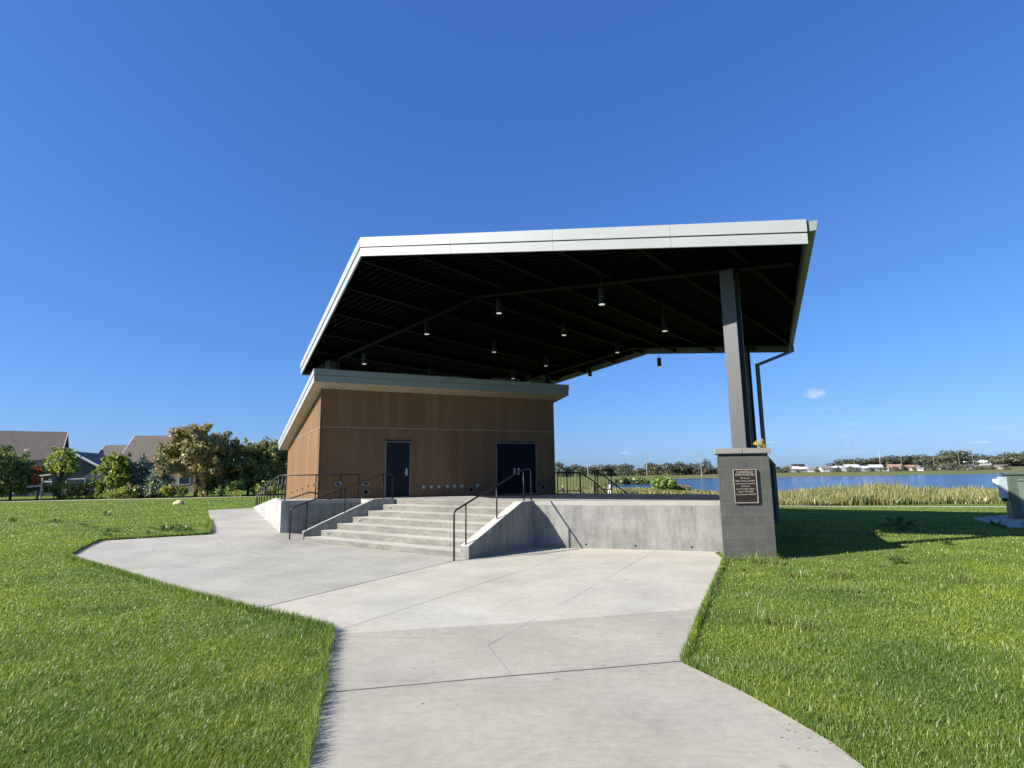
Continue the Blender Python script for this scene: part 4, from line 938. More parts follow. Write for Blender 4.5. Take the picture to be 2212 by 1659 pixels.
TREES = [
 ('tree', 'dark bushy tree cut by the left edge of the view', -20, 55, 5.3, 7.0, M_LEAF_DARK, 'round', 5200, .06),
 ('tree', 'dark green bush mass left, in front of the grey house', 26, 56, 4.2, 4.2, M_LEAF_GREEN, 'bush', 3600, .05),
 ('shrub', 'small orange leaved shrub between the two houses', 84, 55, 3.4, 1.3, M_LEAF_ORANGE, 'round', 260, .3),
 ('tree', 'slim light green young tree between the houses', 131, 56, 5.0, 3.0, M_LEAF_YG, 'round', 800, .42),
 ('tree', 'rounded light green tree in front of the brown roofed house', 253, 57, 4.4, 3.4, M_LEAF_YG, 'bush', 3600, .08),
 ('spruce_tree', 'blue spruce nearer the light green tree', 306, 58, 4.4, 2.6, M_LEAF_BLUE, 'spruce', 2800, .05),
 ('spruce_tree', 'blue spruce beside the big olive tree', 347, 57, 4.3, 2.8, M_LEAF_BLUE, 'spruce', 3000, .05),
 ('tree', 'big spreading olive brown tree, tallest behind the lawn', 425, 57, 7.2, 6.3, M_LEAF_OLIVE, 'round', 9500, .20),
 ('tree', 'dark green tree low behind the big olive tree', 480, 60, 4.8, 3.8, M_LEAF_GREEN, 'bush', 3600, .05),
 ('tree', 'dense green tree right of the big olive tree', 537, 60, 5.7, 5.2, M_LEAF_MID, 'bush', 4600, .05),
 ('tree', 'dense green tree touching the building edge', 595, 61, 5.8, 5.6, M_LEAF_MID, 'bush', 5200, .05),
 ('tree', 'tall green tree farthest right, partly hidden by the building', 650, 63, 5.7, 5.4, M_LEAF_MID, 'bush', 2600, .05),
]
for i, (nm, lb, xv, Y, h, wd, mt, st, n, th_) in enumerate(TREES):
    x, y = place(xv, Y); tree(nm, lb, x, y, h, wd, mt, 100+i, n, .155 if st != 'spruce' else .11, st, max(th_, .05))
SHR = [(120, 'grey green low shrub left of the small shed wall'), (160, 'low shrub below the slim young tree'), (192, 'low pale shrub right of the slim young tree'), (222, 'low green shrub under the rounded light green tree'), (262, 'low yellow green shrub before the brown roofed house'), (296, 'low pale shrub at the foot of the nearer blue spruce'), (335, 'low dark shrub between the two blue spruces'), (375, 'low shrub left of the big olive trunk'), (450, 'low shrub right of the big olive trunk'), (512, 'low shrub at the foot of the dense green tree'), (575, 'low shrub near the building edge')]
for i, (xv, lb) in enumerate(SHR):
    x, y = place(xv, 55+2*random.random()); tree('shrub', lb, x, y, 1.3+.7*random.random(), 2.6+random.random(), [M_LEAF_GREEN, M_LEAF_YG, M_LEAF_OLIVE][i % 3], 300+i, 700, .10, 'bush', .05, cat='shrub', nclump=12)
# thin bare twig sticking above the right trees belongs to those crowns; wooden post with arms at the left
wp = empty('garden_post', place(92, 54)+(.2,), label='weathered wooden post with cross boards beside the orange shrub', cat='post')
x, y = place(92, 54); m = MB(); m.beam((x, y, .1), (x, y, 2.5), .12, .12); m.build('post', M_WOOD, wp)
m = MB(); m.beam((x-1.3, y-.08, 1.5), (x+.1, y-.08, 1.6), .06, .14); m.beam((x-.3, y-.08, 2.5), (x+.9, y-.08, 2.6), .3, .10); m.beam((x, y-.1, 1.95), (x+1.0, y-.1, 1.95), .06, .12); m.build('board', M_WOOD, wp)


# paths (structure)
def ribbon(name, pts, wd, mat, label, dz=.03):
    m = MB(); L = []
    for (a, b_) in zip(pts[:-1], pts[1:]):
        a = Vector(a+(0,)); b_ = Vector(b_+(0,)); n = max(1, int((b_-a).length/2))
        for i in range(n): L.append(a.lerp(b_, i/n))
    L.append(Vector(pts[-1]+(0,)))
    for i in range(len(L)-1):
        t = (L[min(i+1, len(L)-1)]-L[max(i-1, 0)]).normalized(); s = t.cross(Vector((0, 0, 1)))*wd/2; t2 = (L[min(i+2, len(L)-1)]-L[i]).normalized(); s2 = t2.cross(Vector((0, 0, 1)))*wd/2
        m.poly([(v.x, v.y, H(v.x, v.y)+dz) for v in (L[i]-s, L[i]+s, L[i+1]+s2, L[i+1]-s2)])
    return tag(m.build(name, mat), label, kind='structure')
ribbon('path', [place(-60, 51), place(120, 52.5), place(330, 53.5), place(480, 54.5), place(700, 58)], 1.3, M_PATH, 'thin pale path along the far edge of the left lawn')
ribbon('path', [(13.5, 49), (19, 46.5), (27, 44.3), (36, 40.2), (60, 32)], 1.5, M_PATH, 'pale gravel path between lawn and reeds')
ribbon('path', [(1, 74), (9, 75), (20, 66), (24, 48)], 1.8, M_PATH, 'lakeside path seen through the back railings')

# ------------------------------------------------------------ houses at the left
def house(label, loc, rz, w_, d_, hw_, pitch, wall, roof, parts=(), chim=None, group='houses behind the left trees', name='house', over=.35):
    t = empty(name, loc, rz, label, 'house', group)
    hr = w_/2*tan(radians(pitch))   # ridge along local y, gable faces +-y
    def ob(nm, m, mat, par=t):
        me = bpy.data.meshes.new(nm); me.from_pydata(m.v, [], m.f); me.materials.append(mat); o = bpy.data.objects.new(nm, me); link(o, par); return o
    m = MB(); X = w_/2; Y = d_/2
    m.v = [(-X, -Y, -1), (X, -Y, -1), (X, Y, -1), (-X, Y, -1), (-X, -Y, hw_), (X, -Y, hw_), (X, Y, hw_), (-X, Y, hw_), (0, -Y, hw_+hr), (0, Y, hw_+hr)]
    m.f = [(0, 1, 5, 8, 4), (1, 2, 6, 5), (2, 3, 7, 9, 6), (3, 0, 4, 7)]; ob('wall', m, wall)
    m = MB(); k = tan(radians(pitch)); th = .18
    for sg in (-1, 1):
        xo = (X+over)*sg; zo = hw_-over*k
        m.hexa([(0, -Y-over, hw_+hr), (0, Y+over, hw_+hr), (xo, Y+over, zo), (xo, -Y-over, zo)][::sg], [(0, -Y-over, hw_+hr+th), (0, Y+over, hw_+hr+th), (xo, Y+over, zo+th), (xo, -Y-over, zo+th)][::sg])
    r = ob('roof', m, roof)
    m = MB()
    for sg in (-1, 1):
        for yy in (-Y-over-.03, Y+over+.03): m.beam((0, yy, hw_+hr+.04), ((X+over)*sg, yy, hw_-over*k+.04), .05, .24)
    ob('barge_board', m, M_TRIM, r)
    for (x0, x1, z0, z1, side) in parts:
        m = MB()
        if side in ('y-', 'y+'): s_ = -1 if side == 'y-' else 1; m.box(x0, x1, *(sorted((s_*Y, s_*(Y+.06)))), z0, z1); f = ob('window', m, M_TRIM)
        else: s_ = -1 if side == 'x-' else 1; m.box(*(sorted((s_*X, s_*(X+.06)))), x0, x1, z0, z1); f = ob('window', m, M_TRIM)
        m = MB(); e = .09
        if side in ('y-', 'y+'): m.box(x0+e, x1-e, *(sorted((s_*(Y+.061), s_*(Y+.07)))), z0+e, z1-e)
        else: m.box(*(sorted((s_*(X+.061), s_*(X+.07)))), x0+e, x1-e, z0+e, z1-e)
        ob('pane', m, M_GLASS, f)
    if chim:
        m = MB(); m.box(chim[0]-.7, chim[0]+.7, chim[1]-.5, chim[1]+.5, hw_, hw_+hr+chim[2]); m.box(chim[0]-.8, chim[0]+.8, chim[1]-.6, chim[1]+.6, hw_+hr+chim[2], hw_+hr+chim[2]+.15); ob('chimney', m, M_SIDE_TAN, r)
    return t
# big left house: ridge level along the view's left-right, gable end facing right
x, y = place(28, 72)
house('tall grey house at the far left with a wide brown shingled roof', (x, y, .2), radians(90+33), 11, 9.2, 4.3, 33, M_SIDE_GREY, M_ROOF1, [(-3, -1.4, 2.2, 3.6, 'x-'), (1, 2.6, 2.2, 3.6, 'x-'), (-1, .6, 2.2, 3.8, 'y-')])
x, y = place(382, 80)
house('brown roofed house with chimney behind the big olive tree', (x, y, .2), radians(90+14), 9.5, 10.5, 4.1, 36, M_SIDE_TAN, M_ROOF1, [(-3, -1.6, 1.0, 2.4, 'x-'), (1, 2.4, 1, 2.4, 'x-'), (3.2, 4.4, 1, 2.4, 'x-')], chim=(-.6, -1.6, .5))
x, y = place(286, 78)
house('middle wing of the brown roofed house stepping down left', (x, y, .2), radians(90+14), 8.0, 6.5, 3.4, 35, M_SIDE_TAN, M_ROOF1, [(-2, -.6, .9, 2.2, 'x-')])
x, y = place(186, 71)
house('low slate walled garage wing with sloping shingled roof', (x, y, .2), radians(14), 8.2, 7, 2.6, 30, M_SIDE_BLUE, M_ROOF2, [(-3.3, -2.0, .7, 2.0, 'y-'), (-.6, 1.4, .3, 2.0, 'y-')])
x, y = place(118, 84)
house('small house half hidden behind the slim young tree', (x, y, .2), radians(100), 6.5, 8, 3.0, 28, M_SIDE_TAN, M_ROOF2, [(-2, -.8, .9, 2.2, 'x-')])
# shaded hedge mass under the far left trees
x, y = place(505, 66)

# ------------------------------------------------------------ far shore
def far_tree_mesh(seed, mat, wide=1.0):
    rng = np.random.default_rng(seed); cl = []
    for k in range(16):
        u = rng.random(); a = rng.random()*2*pi; q_ = 3.4*sqrt(max(.05, 1-((u-.45)/.65)**2))*sqrt(rng.random())*wide; r_ = 1.1+.9*rng.random(); cl.append((q_*cos(a), q_*sin(a), .8+5.2*u, r_*1.1, r_*1.1, r_*.85))
    V, F, rnd = leaf_cloud(cl, 1300, .32, rng, shell=.5)
    m = MB(); m.tube([(0, 0, -1), (0, 0, 4)], .2, 5, False); tv = np.array(m.v); tf = np.array(m.f)+len(V)
    V = np.vstack([V, tv]); F = np.vstack([F, tf]); rnd = np.concatenate([rnd, np.zeros(len(tv))]); mi = np.concatenate([np.zeros(len(F)-len(tf)), np.ones(len(tf))]).astype(np.int32)
    o = nmesh('tree', V, F, [mat, M_BARK], rnd, mi); me = o.data; bpy.data.objects.remove(o); return me
FT = [far_tree_mesh(s, M_LEAF_FAR if s % 3 else M_LEAF_FAR2, 1+.25*(s % 2)) for s in range(11, 17)]
def far_tree(xv, Y, h, wd, label, k):
    x, y = place(xv, Y); o = bpy.data.objects.new('tree', FT[k % 6]); link(o); o.location = (x, y, H(x, y)); s = h/7.2; o.scale = (wd/8.0, wd/8.0, s); o.rotation_euler.z = k*1.3
    tag(o, label, 'tree', 'trees on the far lake shore')
rt = random.Random(5); k = 0
def where(xv):
    if xv < 1250: return 'behind the level back railing'
    if xv < 1350: return 'above the sloping back railings'
    if xv < 1450: return 'over the green bank left of the lake'
    if xv < 1565: return 'just left of the near block pier'
    if xv < 1760: return 'above the far shore right of the near pier'
    if xv < 1900: return 'among the pale houses across the lake'
    if xv < 2030: return 'near the terracotta houses across the lake'
    return 'on the rising slope left of the green cabinet'
SZ = ['small', 'squat', 'tall', 'broad', 'thin', 'dark', 'rounded', 'bushy']
tl1 = [(1208, 345, 9.2, 11), (1225, 350, 6.7, 10), (1248, 352, 7.7, 11), (1262, 345, 6.7, 10), (1284, 350, 7.3, 12), (1304, 345, 7.7, 11), (1322, 350, 7.3, 10), (1338, 345, 6.7, 9), (1347, 330, 7.2, 7), (1356, 338, 7.9, 8), (1372, 380, 5.0, 12), (1388, 380, 5.2, 12),
       (1404, 378, 8.5, 12), (1420, 375, 7.6, 11), (1437, 372, 7.8, 12), (1455, 374, 8.6, 13), (1472, 372, 9.0, 13), (1488, 374, 7.8, 11), (1500, 376, 7.4, 10), (1511, 372, 4.6, 8), (1525, 374, 10.0, 6.5), (1534, 374, 5.4, 9), (1542, 376, 4.0, 8), (1550, 378, 4.6, 8)]
for i, (xv, Y, h, wd) in enumerate(tl1):
    far_tree(xv, Y, h, wd, '%s tree, number %d in the far line %s' % (SZ[i % 8], i+1, where(xv)), k); k += 1
tl2 = [(1680, 384, 4.3, 7.4), (1698, 386, 4.5, 7.4), (1686, 380, 2.3, 4.3), (1724, 378, 2.2, 4.3), (1762, 380, 2.6, 4.3), (1800, 382, 3.6, 5.0), (1812, 376, 2.9, 3.7), (1836, 380, 4.0, 5.0), (1850, 376, 2.4, 4.3), (1878, 378, 3.0, 4.3), (1906, 378, 3.6, 5.0), (1934, 382, 3.3, 5.0), (1950, 380, 4.1, 5.6), (1975, 374, 3.0, 3.1),
       (1998, 386, 4.3, 6.2), (2018, 386, 3.6, 5.6), (2040, 386, 5.0, 6.8), (2058, 390, 5.6, 7.4), (2066, 378, 2.6, 3.7), (2076, 380, 4.0, 5.0), (2092, 376, 4.0, 5.6), (2110, 382, 2.6, 5.0), (2125, 378, 3.0, 5.6), (2145, 382, 2.4, 5.0), (2172, 380, 3.3, 5.0)]
for i, (xv, Y, h, wd) in enumerate(tl2):
    far_tree(xv, Y, h, wd, '%s shore tree, number %d rightwards, %s' % (SZ[(i+3) % 8], i+1, where(xv)), k); k += 1
tl3 = [(1820, 640, 11, 30), (1845, 660, 10, 34), (1870, 650, 12, 30), (1895, 660, 13, 32), (1918, 650, 13, 30), (1945, 650, 14, 34), (1970, 660, 13, 32), (1990, 650, 14, 30), (2012, 560, 12, 26), (2034, 540, 15, 28), (2056, 540, 17, 30), (2080, 540, 16, 28), (2108, 700, 12, 36), (2135, 720, 10, 40), (2165, 560, 12, 30), (2190, 540, 14, 34), (2208, 560, 15, 30)]
for i, (xv, Y, h, wd) in enumerate(tl3):
    far_tree(xv, Y, h, wd, '%s skyline tree, number %d rightwards, %s' % (SZ[(i+5) % 8], i+1, where(xv)), k); k += 1
# far houses
HV = []
def far_house_mesh(roofm, wallm, w_, d_, hw_, pitch):
    m = MB(); X = w_/2; Y = d_/2; hr = Y*tan(radians(pitch))
    m.v = [(-X, -Y, -2), (X, -Y, -2), (X, Y, -2), (-X, Y, -2), (-X, -Y, hw_), (X, -Y, hw_), (X, Y, hw_), (-X, Y, hw_), (-X, 0, hw_+hr), (X, 0, hw_+hr)]
    m.f = [(0, 1, 5, 4), (1, 2, 6, 9, 5), (2, 3, 7, 6), (3, 0, 4, 8, 7)]
    me1 = bpy.data.meshes.new('wall'); me1.from_pydata(m.v, [], m.f); me1.materials.append(wallm)
    m = MB(); o_ = .4; k_ = tan(radians(pitch))
    for sg in (-1, 1):
        q4 = [(-X-o_, 0, hw_+hr), (X+o_, 0, hw_+hr), (X+o_, sg*(Y+o_), hw_-o_*k_), (-X-o_, sg*(Y+o_), hw_-o_*k_)][::-sg]
        m.hexa(q4, [(a, b_, c+.2) for a, b_, c in q4])
    me2 = bpy.data.meshes.new('roof'); me2.from_pydata(m.v, [], m.f); me2.materials.append(roofm)
    m = MB()
    for xx in (-X*.6, -.1*X, X*.45): m.box(xx, xx+.9, -Y-.05, -Y-.001, .9, 2.1)
    me3 = bpy.data.meshes.new('window'); me3.from_pydata(m.v, [], m.f); me3.materials.append(M_GLASS)
    return me1, me2, me3
HM = {'white': far_house_mesh(M_ROOF2, M_SIDE_WHITE, 9, 7, 2.8, 28), 'pale': far_house_mesh(M_ROOFW, M_SIDE_GREY, 9, 7, 2.6, 26), 'red': far_house_mesh(M_SIDE_RED, M_SIDE_RED, 10, 7, 3.2, 25), 'beige': far_house_mesh(M_ROOF1, M_SIDE_BEIGE, 7, 6, 3.2, 24), 'grey': far_house_mesh(M_ROOF2, M_SIDE_GREY, 11, 7, 2.8, 24), 'dark': far_house_mesh(M_SIDE_DARK, M_SIDE_DARK, 9, 7, 4.6, 4)}
FH_ = [(1691, 368, 'beige', .8, 'pale cream house tucked under trees just right of the pier'), (1712, 374, 'pale', 1, 'white roofed house left of the dark flat block'), (1724, 384, 'dark', 1.0, 'dark flat topped block rising over pale houses'), (1735, 372, 'pale', .9, 'pale roofed house directly below the dark flat block'), (1751, 371, 'white', .8, 'small bright white house right of the dark flat block'),
       (1782, 370, 'white', .9, 'small white gabled house in a gap between trees'), (1800, 376, 'pale', .9, 'pale roofed house left of the two thin pylons'), (1822, 410, 'pale', .9, 'pale roofed house set behind a dark round tree'), (1838, 374, 'pale', 1.2, 'long pale house below the first pylon'), (1866, 372, 'pale', .9, 'white roofed house between the two thin pylons'), (1890, 374, 'pale', 1.1, 'white roofed house right of the second pylon'),
       (1914, 368, 'white', .6, 'tiny white house left of the terracotta block'), (1932, 370, 'red', 1.0, 'terracotta coloured house with white end'), (1944, 369, 'white', .5, 'white end wall beside the terracotta house'), (1962, 371, 'red', .85, 'second terracotta house with low roof'), (1976, 369, 'white', .8, 'cream house right of the terracotta houses'), (1990, 362, 'white', .5, 'small white shed at the shore'),
       (2032, 420, 'white', .6, 'small white building among slope trees'), (2046, 424, 'grey', .9, 'grey building half hidden on the slope'), (2084, 372, 'beige', .75, 'left one of three beige houses on the slope'), (2093, 371, 'beige', .7, 'middle one of three beige houses on the slope'), (2103, 373, 'beige', .65, 'right one of three beige houses on the slope'), (2157, 376, 'beige', .75, 'left beige house of the pair nearest the green cabinet'), (2168, 376, 'beige', .75, 'right beige house of the pair nearest the green cabinet'),
       (2105, 600, 'pale', 1.4, 'white roofed building high on the hillside, left of three'), (2133, 620, 'pale', 1.6, 'white roofed building high on the hillside, middle of three'), (2162, 640, 'pale', 1.6, 'white roofed building high on the hillside, right of three'), (2075, 560, 'pale', 1.0, 'small white roof poking from the hilltop trees')]
for i, (xv, Y, kd, sc_, lb) in enumerate(FH_):
    Y += 22; sc_ *= .72
    x, y = place(xv, Y); t = empty('house', (x, y, H(x, y)), -atan2(x, y)+rt.uniform(-.5, .5), lb, 'house', 'houses across the lake'); t.scale = (sc_*1.1, sc_*1.1, sc_*(1.5 if kd == 'dark' else 1.2))
    for nm, me in zip(('wall', 'roof', 'window'), HM[kd]): link(bpy.data.objects.new(nm, me), t)
# utility poles
PL = [(1270, 300, 14, 0, 'wooden pole over the green bank behind the railings'), (1397, 340, 13, 0, 'wooden pole in the dip of the far tree line'), (1515, 350, 13.5, 0, 'stout wooden pole near the pier, before dark trees'), (1720, 420, 15, 1, 'thin pylon above the dark flat block'), (1822, 420, 22, 1, 'thin lattice pylon, left of the pair'), (1846, 420, 21, 1, 'thin lattice pylon, right of the pair'), (1902, 430, 15, 2, 'bright white mast over the houses'), (1948, 420, 23, 1, 'thin pylon above the second terracotta house'),
      (2018, 440, 16, 0, 'pole half hidden in the slope trees'), (2073, 440, 23, 1, 'tall cross armed pylon on the slope'), (2103, 430, 20, 0, 'pale leaning pole on the slope nearest the cabinet')]
for xv, Y, h, kd, lb in PL:
    x, y = place(xv, Y); z = H(x, y); t = empty('utility_pole', (x, y, z), label=lb, cat='pole', group='poles across the lake'); mt = M_POLEW if kd == 2 else M_POLEM; wd = .16 if kd == 2 else (.2 if h < 15 else .10)
    m = MB(); m.tube([(x, y, z-1), (x, y, z+h)], [wd*1.3, wd*.7], 6); m.build('pole', mt, t)
    if kd != 2:
        m = MB()
        for dz in ([.6] if kd == 0 else [.6, 3, 5.4]): m.beam((x-1.6, y, z+h-dz), (x+1.6, y, z+h-dz), .15, .15)
        m.build('cross_arm', mt, t)

# reeds (stuff) and a willow bush on the spit
def blades(name, px, py, pz, L, wd, lean, mat, rng, az0=None, bend=.5, rnd=None):
    n = len(px); th = rng.random(n)*2*pi; la = rng.random(n)*2*pi if az0 is None else az0+rng.normal(size=n)*1.0
    dx, dy = np.cos(th)*wd/2, np.sin(th)*wd/2; tx, ty = np.cos(la)*lean*L, np.sin(la)*lean*L
    b = np.stack([px, py, pz], 1); s = np.stack([dx, dy, np.zeros(n)], 1); tip = np.stack([tx, ty, L*np.sqrt(np.clip(1-lean**2, .15, 1))], 1)
    mid = np.stack([tx*.30, ty*.30, tip[:, 2]*.58], 1)
    V = np.stack([b-s, b+s, b+mid+s*.8, b+mid-s*.8, b+tip], 1).reshape(-1, 3)
    base = np.arange(n)*5; Q_ = np.stack([base, base+1, base+2, base+3], 1); T_ = np.stack([base+3, base+2, base+4, base+4], 1)
    me = bpy.data.meshes.new(name)
    me.vertices.add(len(V)); me.vertices.foreach_set('co', V.astype(np.float32).ravel())
    lq = Q_.ravel(); ltr = T_[:, :3].ravel(); allv = np.concatenate([lq, ltr]).astype(np.int32)
    me.loops.add(len(allv)); me.loops.foreach_set('vertex_index', allv); me.polygons.add(2*n)
    st = np.concatenate([np.arange(n)*4, 4*n+np.arange(n)*3]).astype(np.int32); tot = np.concatenate([np.full(n, 4), np.full(n, 3)]).astype(np.int32)
    me.polygons.foreach_set('loop_start', st); me.polygons.foreach_set('loop_total', tot); me.materials.append(mat)
    r = rng.random(n) if rnd is None else rnd
    a = me.attributes.new('rnd', 'FLOAT', 'POINT'); a.data.foreach_set('value', np.repeat(r, 5).astype(np.float32))
    me.update(calc_edges=True); o = bpy.data.objects.new(name, me); link(o); return o
rg = np.random.default_rng(21)
def field(n, az0, az1, r0, r1):
    a = np.radians(rg.uniform(az0, az1, n)); r_ = np.exp(rg.uniform(np.log(r0), np.log(r1), n)); return r_*np.sin(a), r_*np.cos(a)
def pnoise(x, y, f, seed=0):
    g = np.random.default_rng(seed); s = 0
    for k in range(5): a = g.random()*2*pi; s = s+np.sin((x*cos(a)+y*sin(a))*f*(1+.6*k)+g.random()*6)
    return s/5
x, y = field(150000, 20.5, 47, 50, 115); az = np.degrees(np.arctan2(x, y)); r_ = y
prof = np.interp(az, [20.5, 25, 27, 30, 33.5, 35, 37.5, 39.5, 41, 47], [.85, 1.0, 1.35, 1.65, 1.75, 1.25, 1.35, 1.15, .75, 1.2])
ok = (r_ > 49.5+1.6*pnoise(x, y, .2, 3)) & (r_ < 80); x, y, prof, r_ = x[ok], y[ok], prof[ok], r_[ok]; n = len(x)
tag(blades('reeds', x, y, hgt_np(x, y), np.interp(r_, [48, 53, 60, 80], [.35, .75, 1, 1.1])*prof*(.35+.75*rg.random(n))*(1+.40*pnoise(x, y, .45, 5)+.25*pnoise(x, y, 1.7, 6)), .05+.05*rg.random(n), np.clip(np.abs(rg.normal(size=n))*.36, 0, .9), M_REED, rg, .3), 'tall tan and green reeds along the near lake shore', kind='stuff')
x, y = field(9000, 5.5, 20.5, 80, 150); n = len(x)
tag(blades('bank_grass', x, y, hgt_np(x, y), .25+.4*rg.random(n), .16+.1*rg.random(n), np.abs(rg.normal(size=n))*.3, M_REED, rg), 'rough dry grass on the bank seen through the railings', kind='stuff')
x, y = place(1432, 108); tree('willow_bush', 'rounded green bush standing alone on the bank before the lake', x, y, 2.6, 4.6, M_LEAF_GREEN, 900, 1300, .35, 'bush', .05, group='', cat='bush') ; 
x, y = place(1462, 112); tree('willow_bush', 'low sprawling bush right of the rounded bank bush', x, y, 1.2, 5, M_LEAF_OLIVE, 901, 700, .35, 'bush', .05, group='', cat='bush')
x, y = place(1385, 216)
for i, xv in enumerate((1350, 1368, 1386, 1402)):
    x, y = place(xv, 216); tree('shrub', 'dark low shrub, %s along the far bank waterline' % ['first', 'second', 'third', 'fourth'][i], x, y, 2.0, 9, M_LEAF_DARK, 910+i, 300, .5, 'bush', .05, group='waterline shrubs', cat='shrub', nclump=10)

# ------------------------------------------------------------ lawn blades (stuff)
def in_poly(px, py, poly):
    ins_ = np.zeros(len(px), bool); n = len(poly)
    for i in range(n):
        x1, y1 = poly[i]; x2, y2 = poly[(i+1) % n]
        c = ((y1 > py) != (y2 > py)) & (px < (x2-x1)*(py-y1)/(y2-y1+1e-12)+x1); ins_ ^= c
    return ins_
PAVE = [s[0] for s in slabs.values()]
PLAZA = [(-1.2, 2.2), (-1.5, 4.2), (-1.59, 4.72), (-1.85, 5.73), (-1.94, 6.16), (-2.2, 7.03), (-2.51, 8.29), (-2.58, 8.5), (-3.34, 9.13), (-4.34, 9.8), (-7.1, 11.93), (-7, 19), (2, 18), (6, 16), (5.14, 14.53), (2.95, 9.475), (2.79, 9.1), (1.89, 6.965), (2.23, 6.08), (2.41, 5.48), (2.53, 4.95), (2.6, 3.6), (2.6, 2.2)]
SOLID = PAVE+[PLAZA, [xy(AB(-1.32, -.52)), xy(AB(10.3, -.52)), xy(AB(10.3, 11.4)), xy(AB(0, 11.4)), xy(AB(0, 17)), xy(AB(-1.32, 17))], [xy(v) for v in top_poly], [tuple(p) for p in pq4], [xy(p) for p in pc],
              [xy(TN(-.3, -.1)), xy(TN(7.3, -.1)), xy(TN(7.3, 3)), xy(TN(2, 3))], [xy(FW0), (0, 18.5), (8, 22), (7.4, 21.0), (6.1, 15.5)]]
def lawn(n, az0, az1, r0, r1, kw=1.0):
    x, y = field(n, az0, az1, r0, r1)
    bad = np.zeros(n, bool)
    for p_ in SOLID: bad |= in_poly(x, y, p_)
    return x[~bad], y[~bad]
x, y = lawn(1400000, -57, 57, 3.4, 62)
ok = ~((x > 10) & (y > 44.0)); x, y = x[ok], y[ok]; r_ = np.hypot(x, y); n = len(x); left = x < 0
bare = np.exp(-((x-7.6)**2/1.5+(y-14.7)**2/.3)); keep = rg.random(n) > bare*1.1; x, y, r_, left = x[keep], y[keep], r_[keep], left[keep]; n = len(x)
cl_ = 1+.30*pnoise(x, y, 2.3, 9)+.15*pnoise(x, y, 7, 10)
L = (.048+.032*rg.random(n))*cl_*np.interp(r_, [3, 12, 34, 62], [.85, .85, .8, .7]); wd = .0058*np.interp(r_, [3, 8, 16, 34, 62], [.85, 1.3, 2.2, 4.4, 8])*(.7+.6*rg.random(n))
lean = np.clip(.58+.25*rg.normal(size=n), 0, .95)
# some stray lighter stems
st = rg.random(n) < .012; L = np.where(st, L*1.7, L); rnd = np.where(st, .93+.07*rg.random(n), np.clip(rg.beta(2.2, 2.0, n)*.92, 0, .93))
gb = blades('grass', x, y, hgt_np(x, y)-.005, L, wd, lean, M_BLADE, rg, .6, rnd=rnd)
tag(gb, 'thick green lawn grass on both sides of the plaza', kind='stuff')
# fuller fringe along the paving edges
EDG = [[(-1.2, 2.2), (-1.5, 4.2), (-1.59, 4.72), (-1.85, 5.73), (-1.94, 6.16), (-2.2, 7.03), (-2.51, 8.29), (-2.58, 8.5), (-3.34, 9.13), (-4.34, 9.8), (-7.1, 11.93), (-9.33, 13.82), (-12.33, 16.27), (-12.88, 17.55), (-13.3, 18.8), (-11.93, 19.33), (-10.40, 19.95), (-10.82, 20.96), (-14, 26.8)],
       [(2.6, 2.2), (2.6, 3.6), (2.53, 4.95), (2.41, 5.48), (2.23, 6.08), (1.89, 6.97), (2.79, 9.1), (2.95, 9.47), (5.08, 14.36), (6.4, 14.3)]]
fx, fy, fo = [], [], []
for ei, E_ in enumerate(EDG):
    sg = -1 if ei == 0 else 1
    for a, b_ in zip(E_[:-1], E_[1:]):
        a = np.array(a); b_ = np.array(b_); l_ = np.linalg.norm(b_-a); n_ = int(l_*520); t = rg.random(n_); d_ = (b_-a)/l_; nn = np.array([d_[1], -d_[0]])*sg
        off = np.abs(rg.normal(size=n_))*.035-.004; p_ = a+(b_-a)*t[:, None]+nn*off[:, None]; fx.append(p_[:, 0]); fy.append(p_[:, 1]); fo.append(np.full(n_, 1.45 if ei == 0 else 1.0))
x = np.concatenate(fx); y = np.concatenate(fy); n = len(x); r_ = np.hypot(x, y)
tag(blades('edge_grass', x, y, hgt_np(x, y), (.07+.05*rg.random(n))*np.concatenate(fo), .0065*np.interp(r_, [3, 8, 16, 34], [.9, 1.2, 1.8, 3]), np.clip(.35+.3*rg.normal(size=n), 0, .95), M_BLADE, rg), 'longer grass fringe hanging over the concrete edges', kind='stuff')
# coarse pale tufts and weeds on the right lawn
TU = [(5.6, 13.9, .30, 'broad pale coarse grass tuft at the foot of the near pier'), (6.0, 13.55, .26, 'coarse grass tuft just before the near pier'), (4.9, 12.9, .20, 'pale grass tuft at the paving edge below the pier'), (5.6, 12.1, .24, 'pale coarse grass tuft midway along the right lawn edge'), (6.4, 11.9, .26, 'arching pale grass tuft right of the lawn edge'), (6.7, 12.2, .2, 'second arching pale grass tuft on the right lawn'),
      (5.9, 10.6, .18, 'thin grass tuft on the right lawn'), (3.6, 8.6, .22, 'straw coloured grass tuft near the paving corner'), (4.0, 8.3, .18, 'small straw coloured tuft beside the bigger one'), (5.4, 6.1, .16, 'pale tuft low in the right lawn'), (6.0, 5.9, .14, 'small pale tuft in the near right lawn'), (8.6, 11.4, .2, 'spindly tuft far right on the lawn'), (9.4, 12.6, .22, 'spindly tall tuft far right of the pier shadow')]
for i, (x_, y_, h_, lb) in enumerate(TU):
    n = 90; a = rg.random(n)*2*pi; q_ = np.abs(rg.normal(size=n))*.16
    o = blades('grass_tuft', q_*np.cos(a), q_*np.sin(a), np.zeros(n), h_*(.5+.7*rg.random(n)), .010+.006*rg.random(n), np.clip(.55+.22*rg.normal(size=n), .1, .93), M_TUFT, rg); o.location = (x_, y_, H(x_, y_))
    tag(o, lb, 'grass tuft', 'coarse grass tufts on the right lawn')
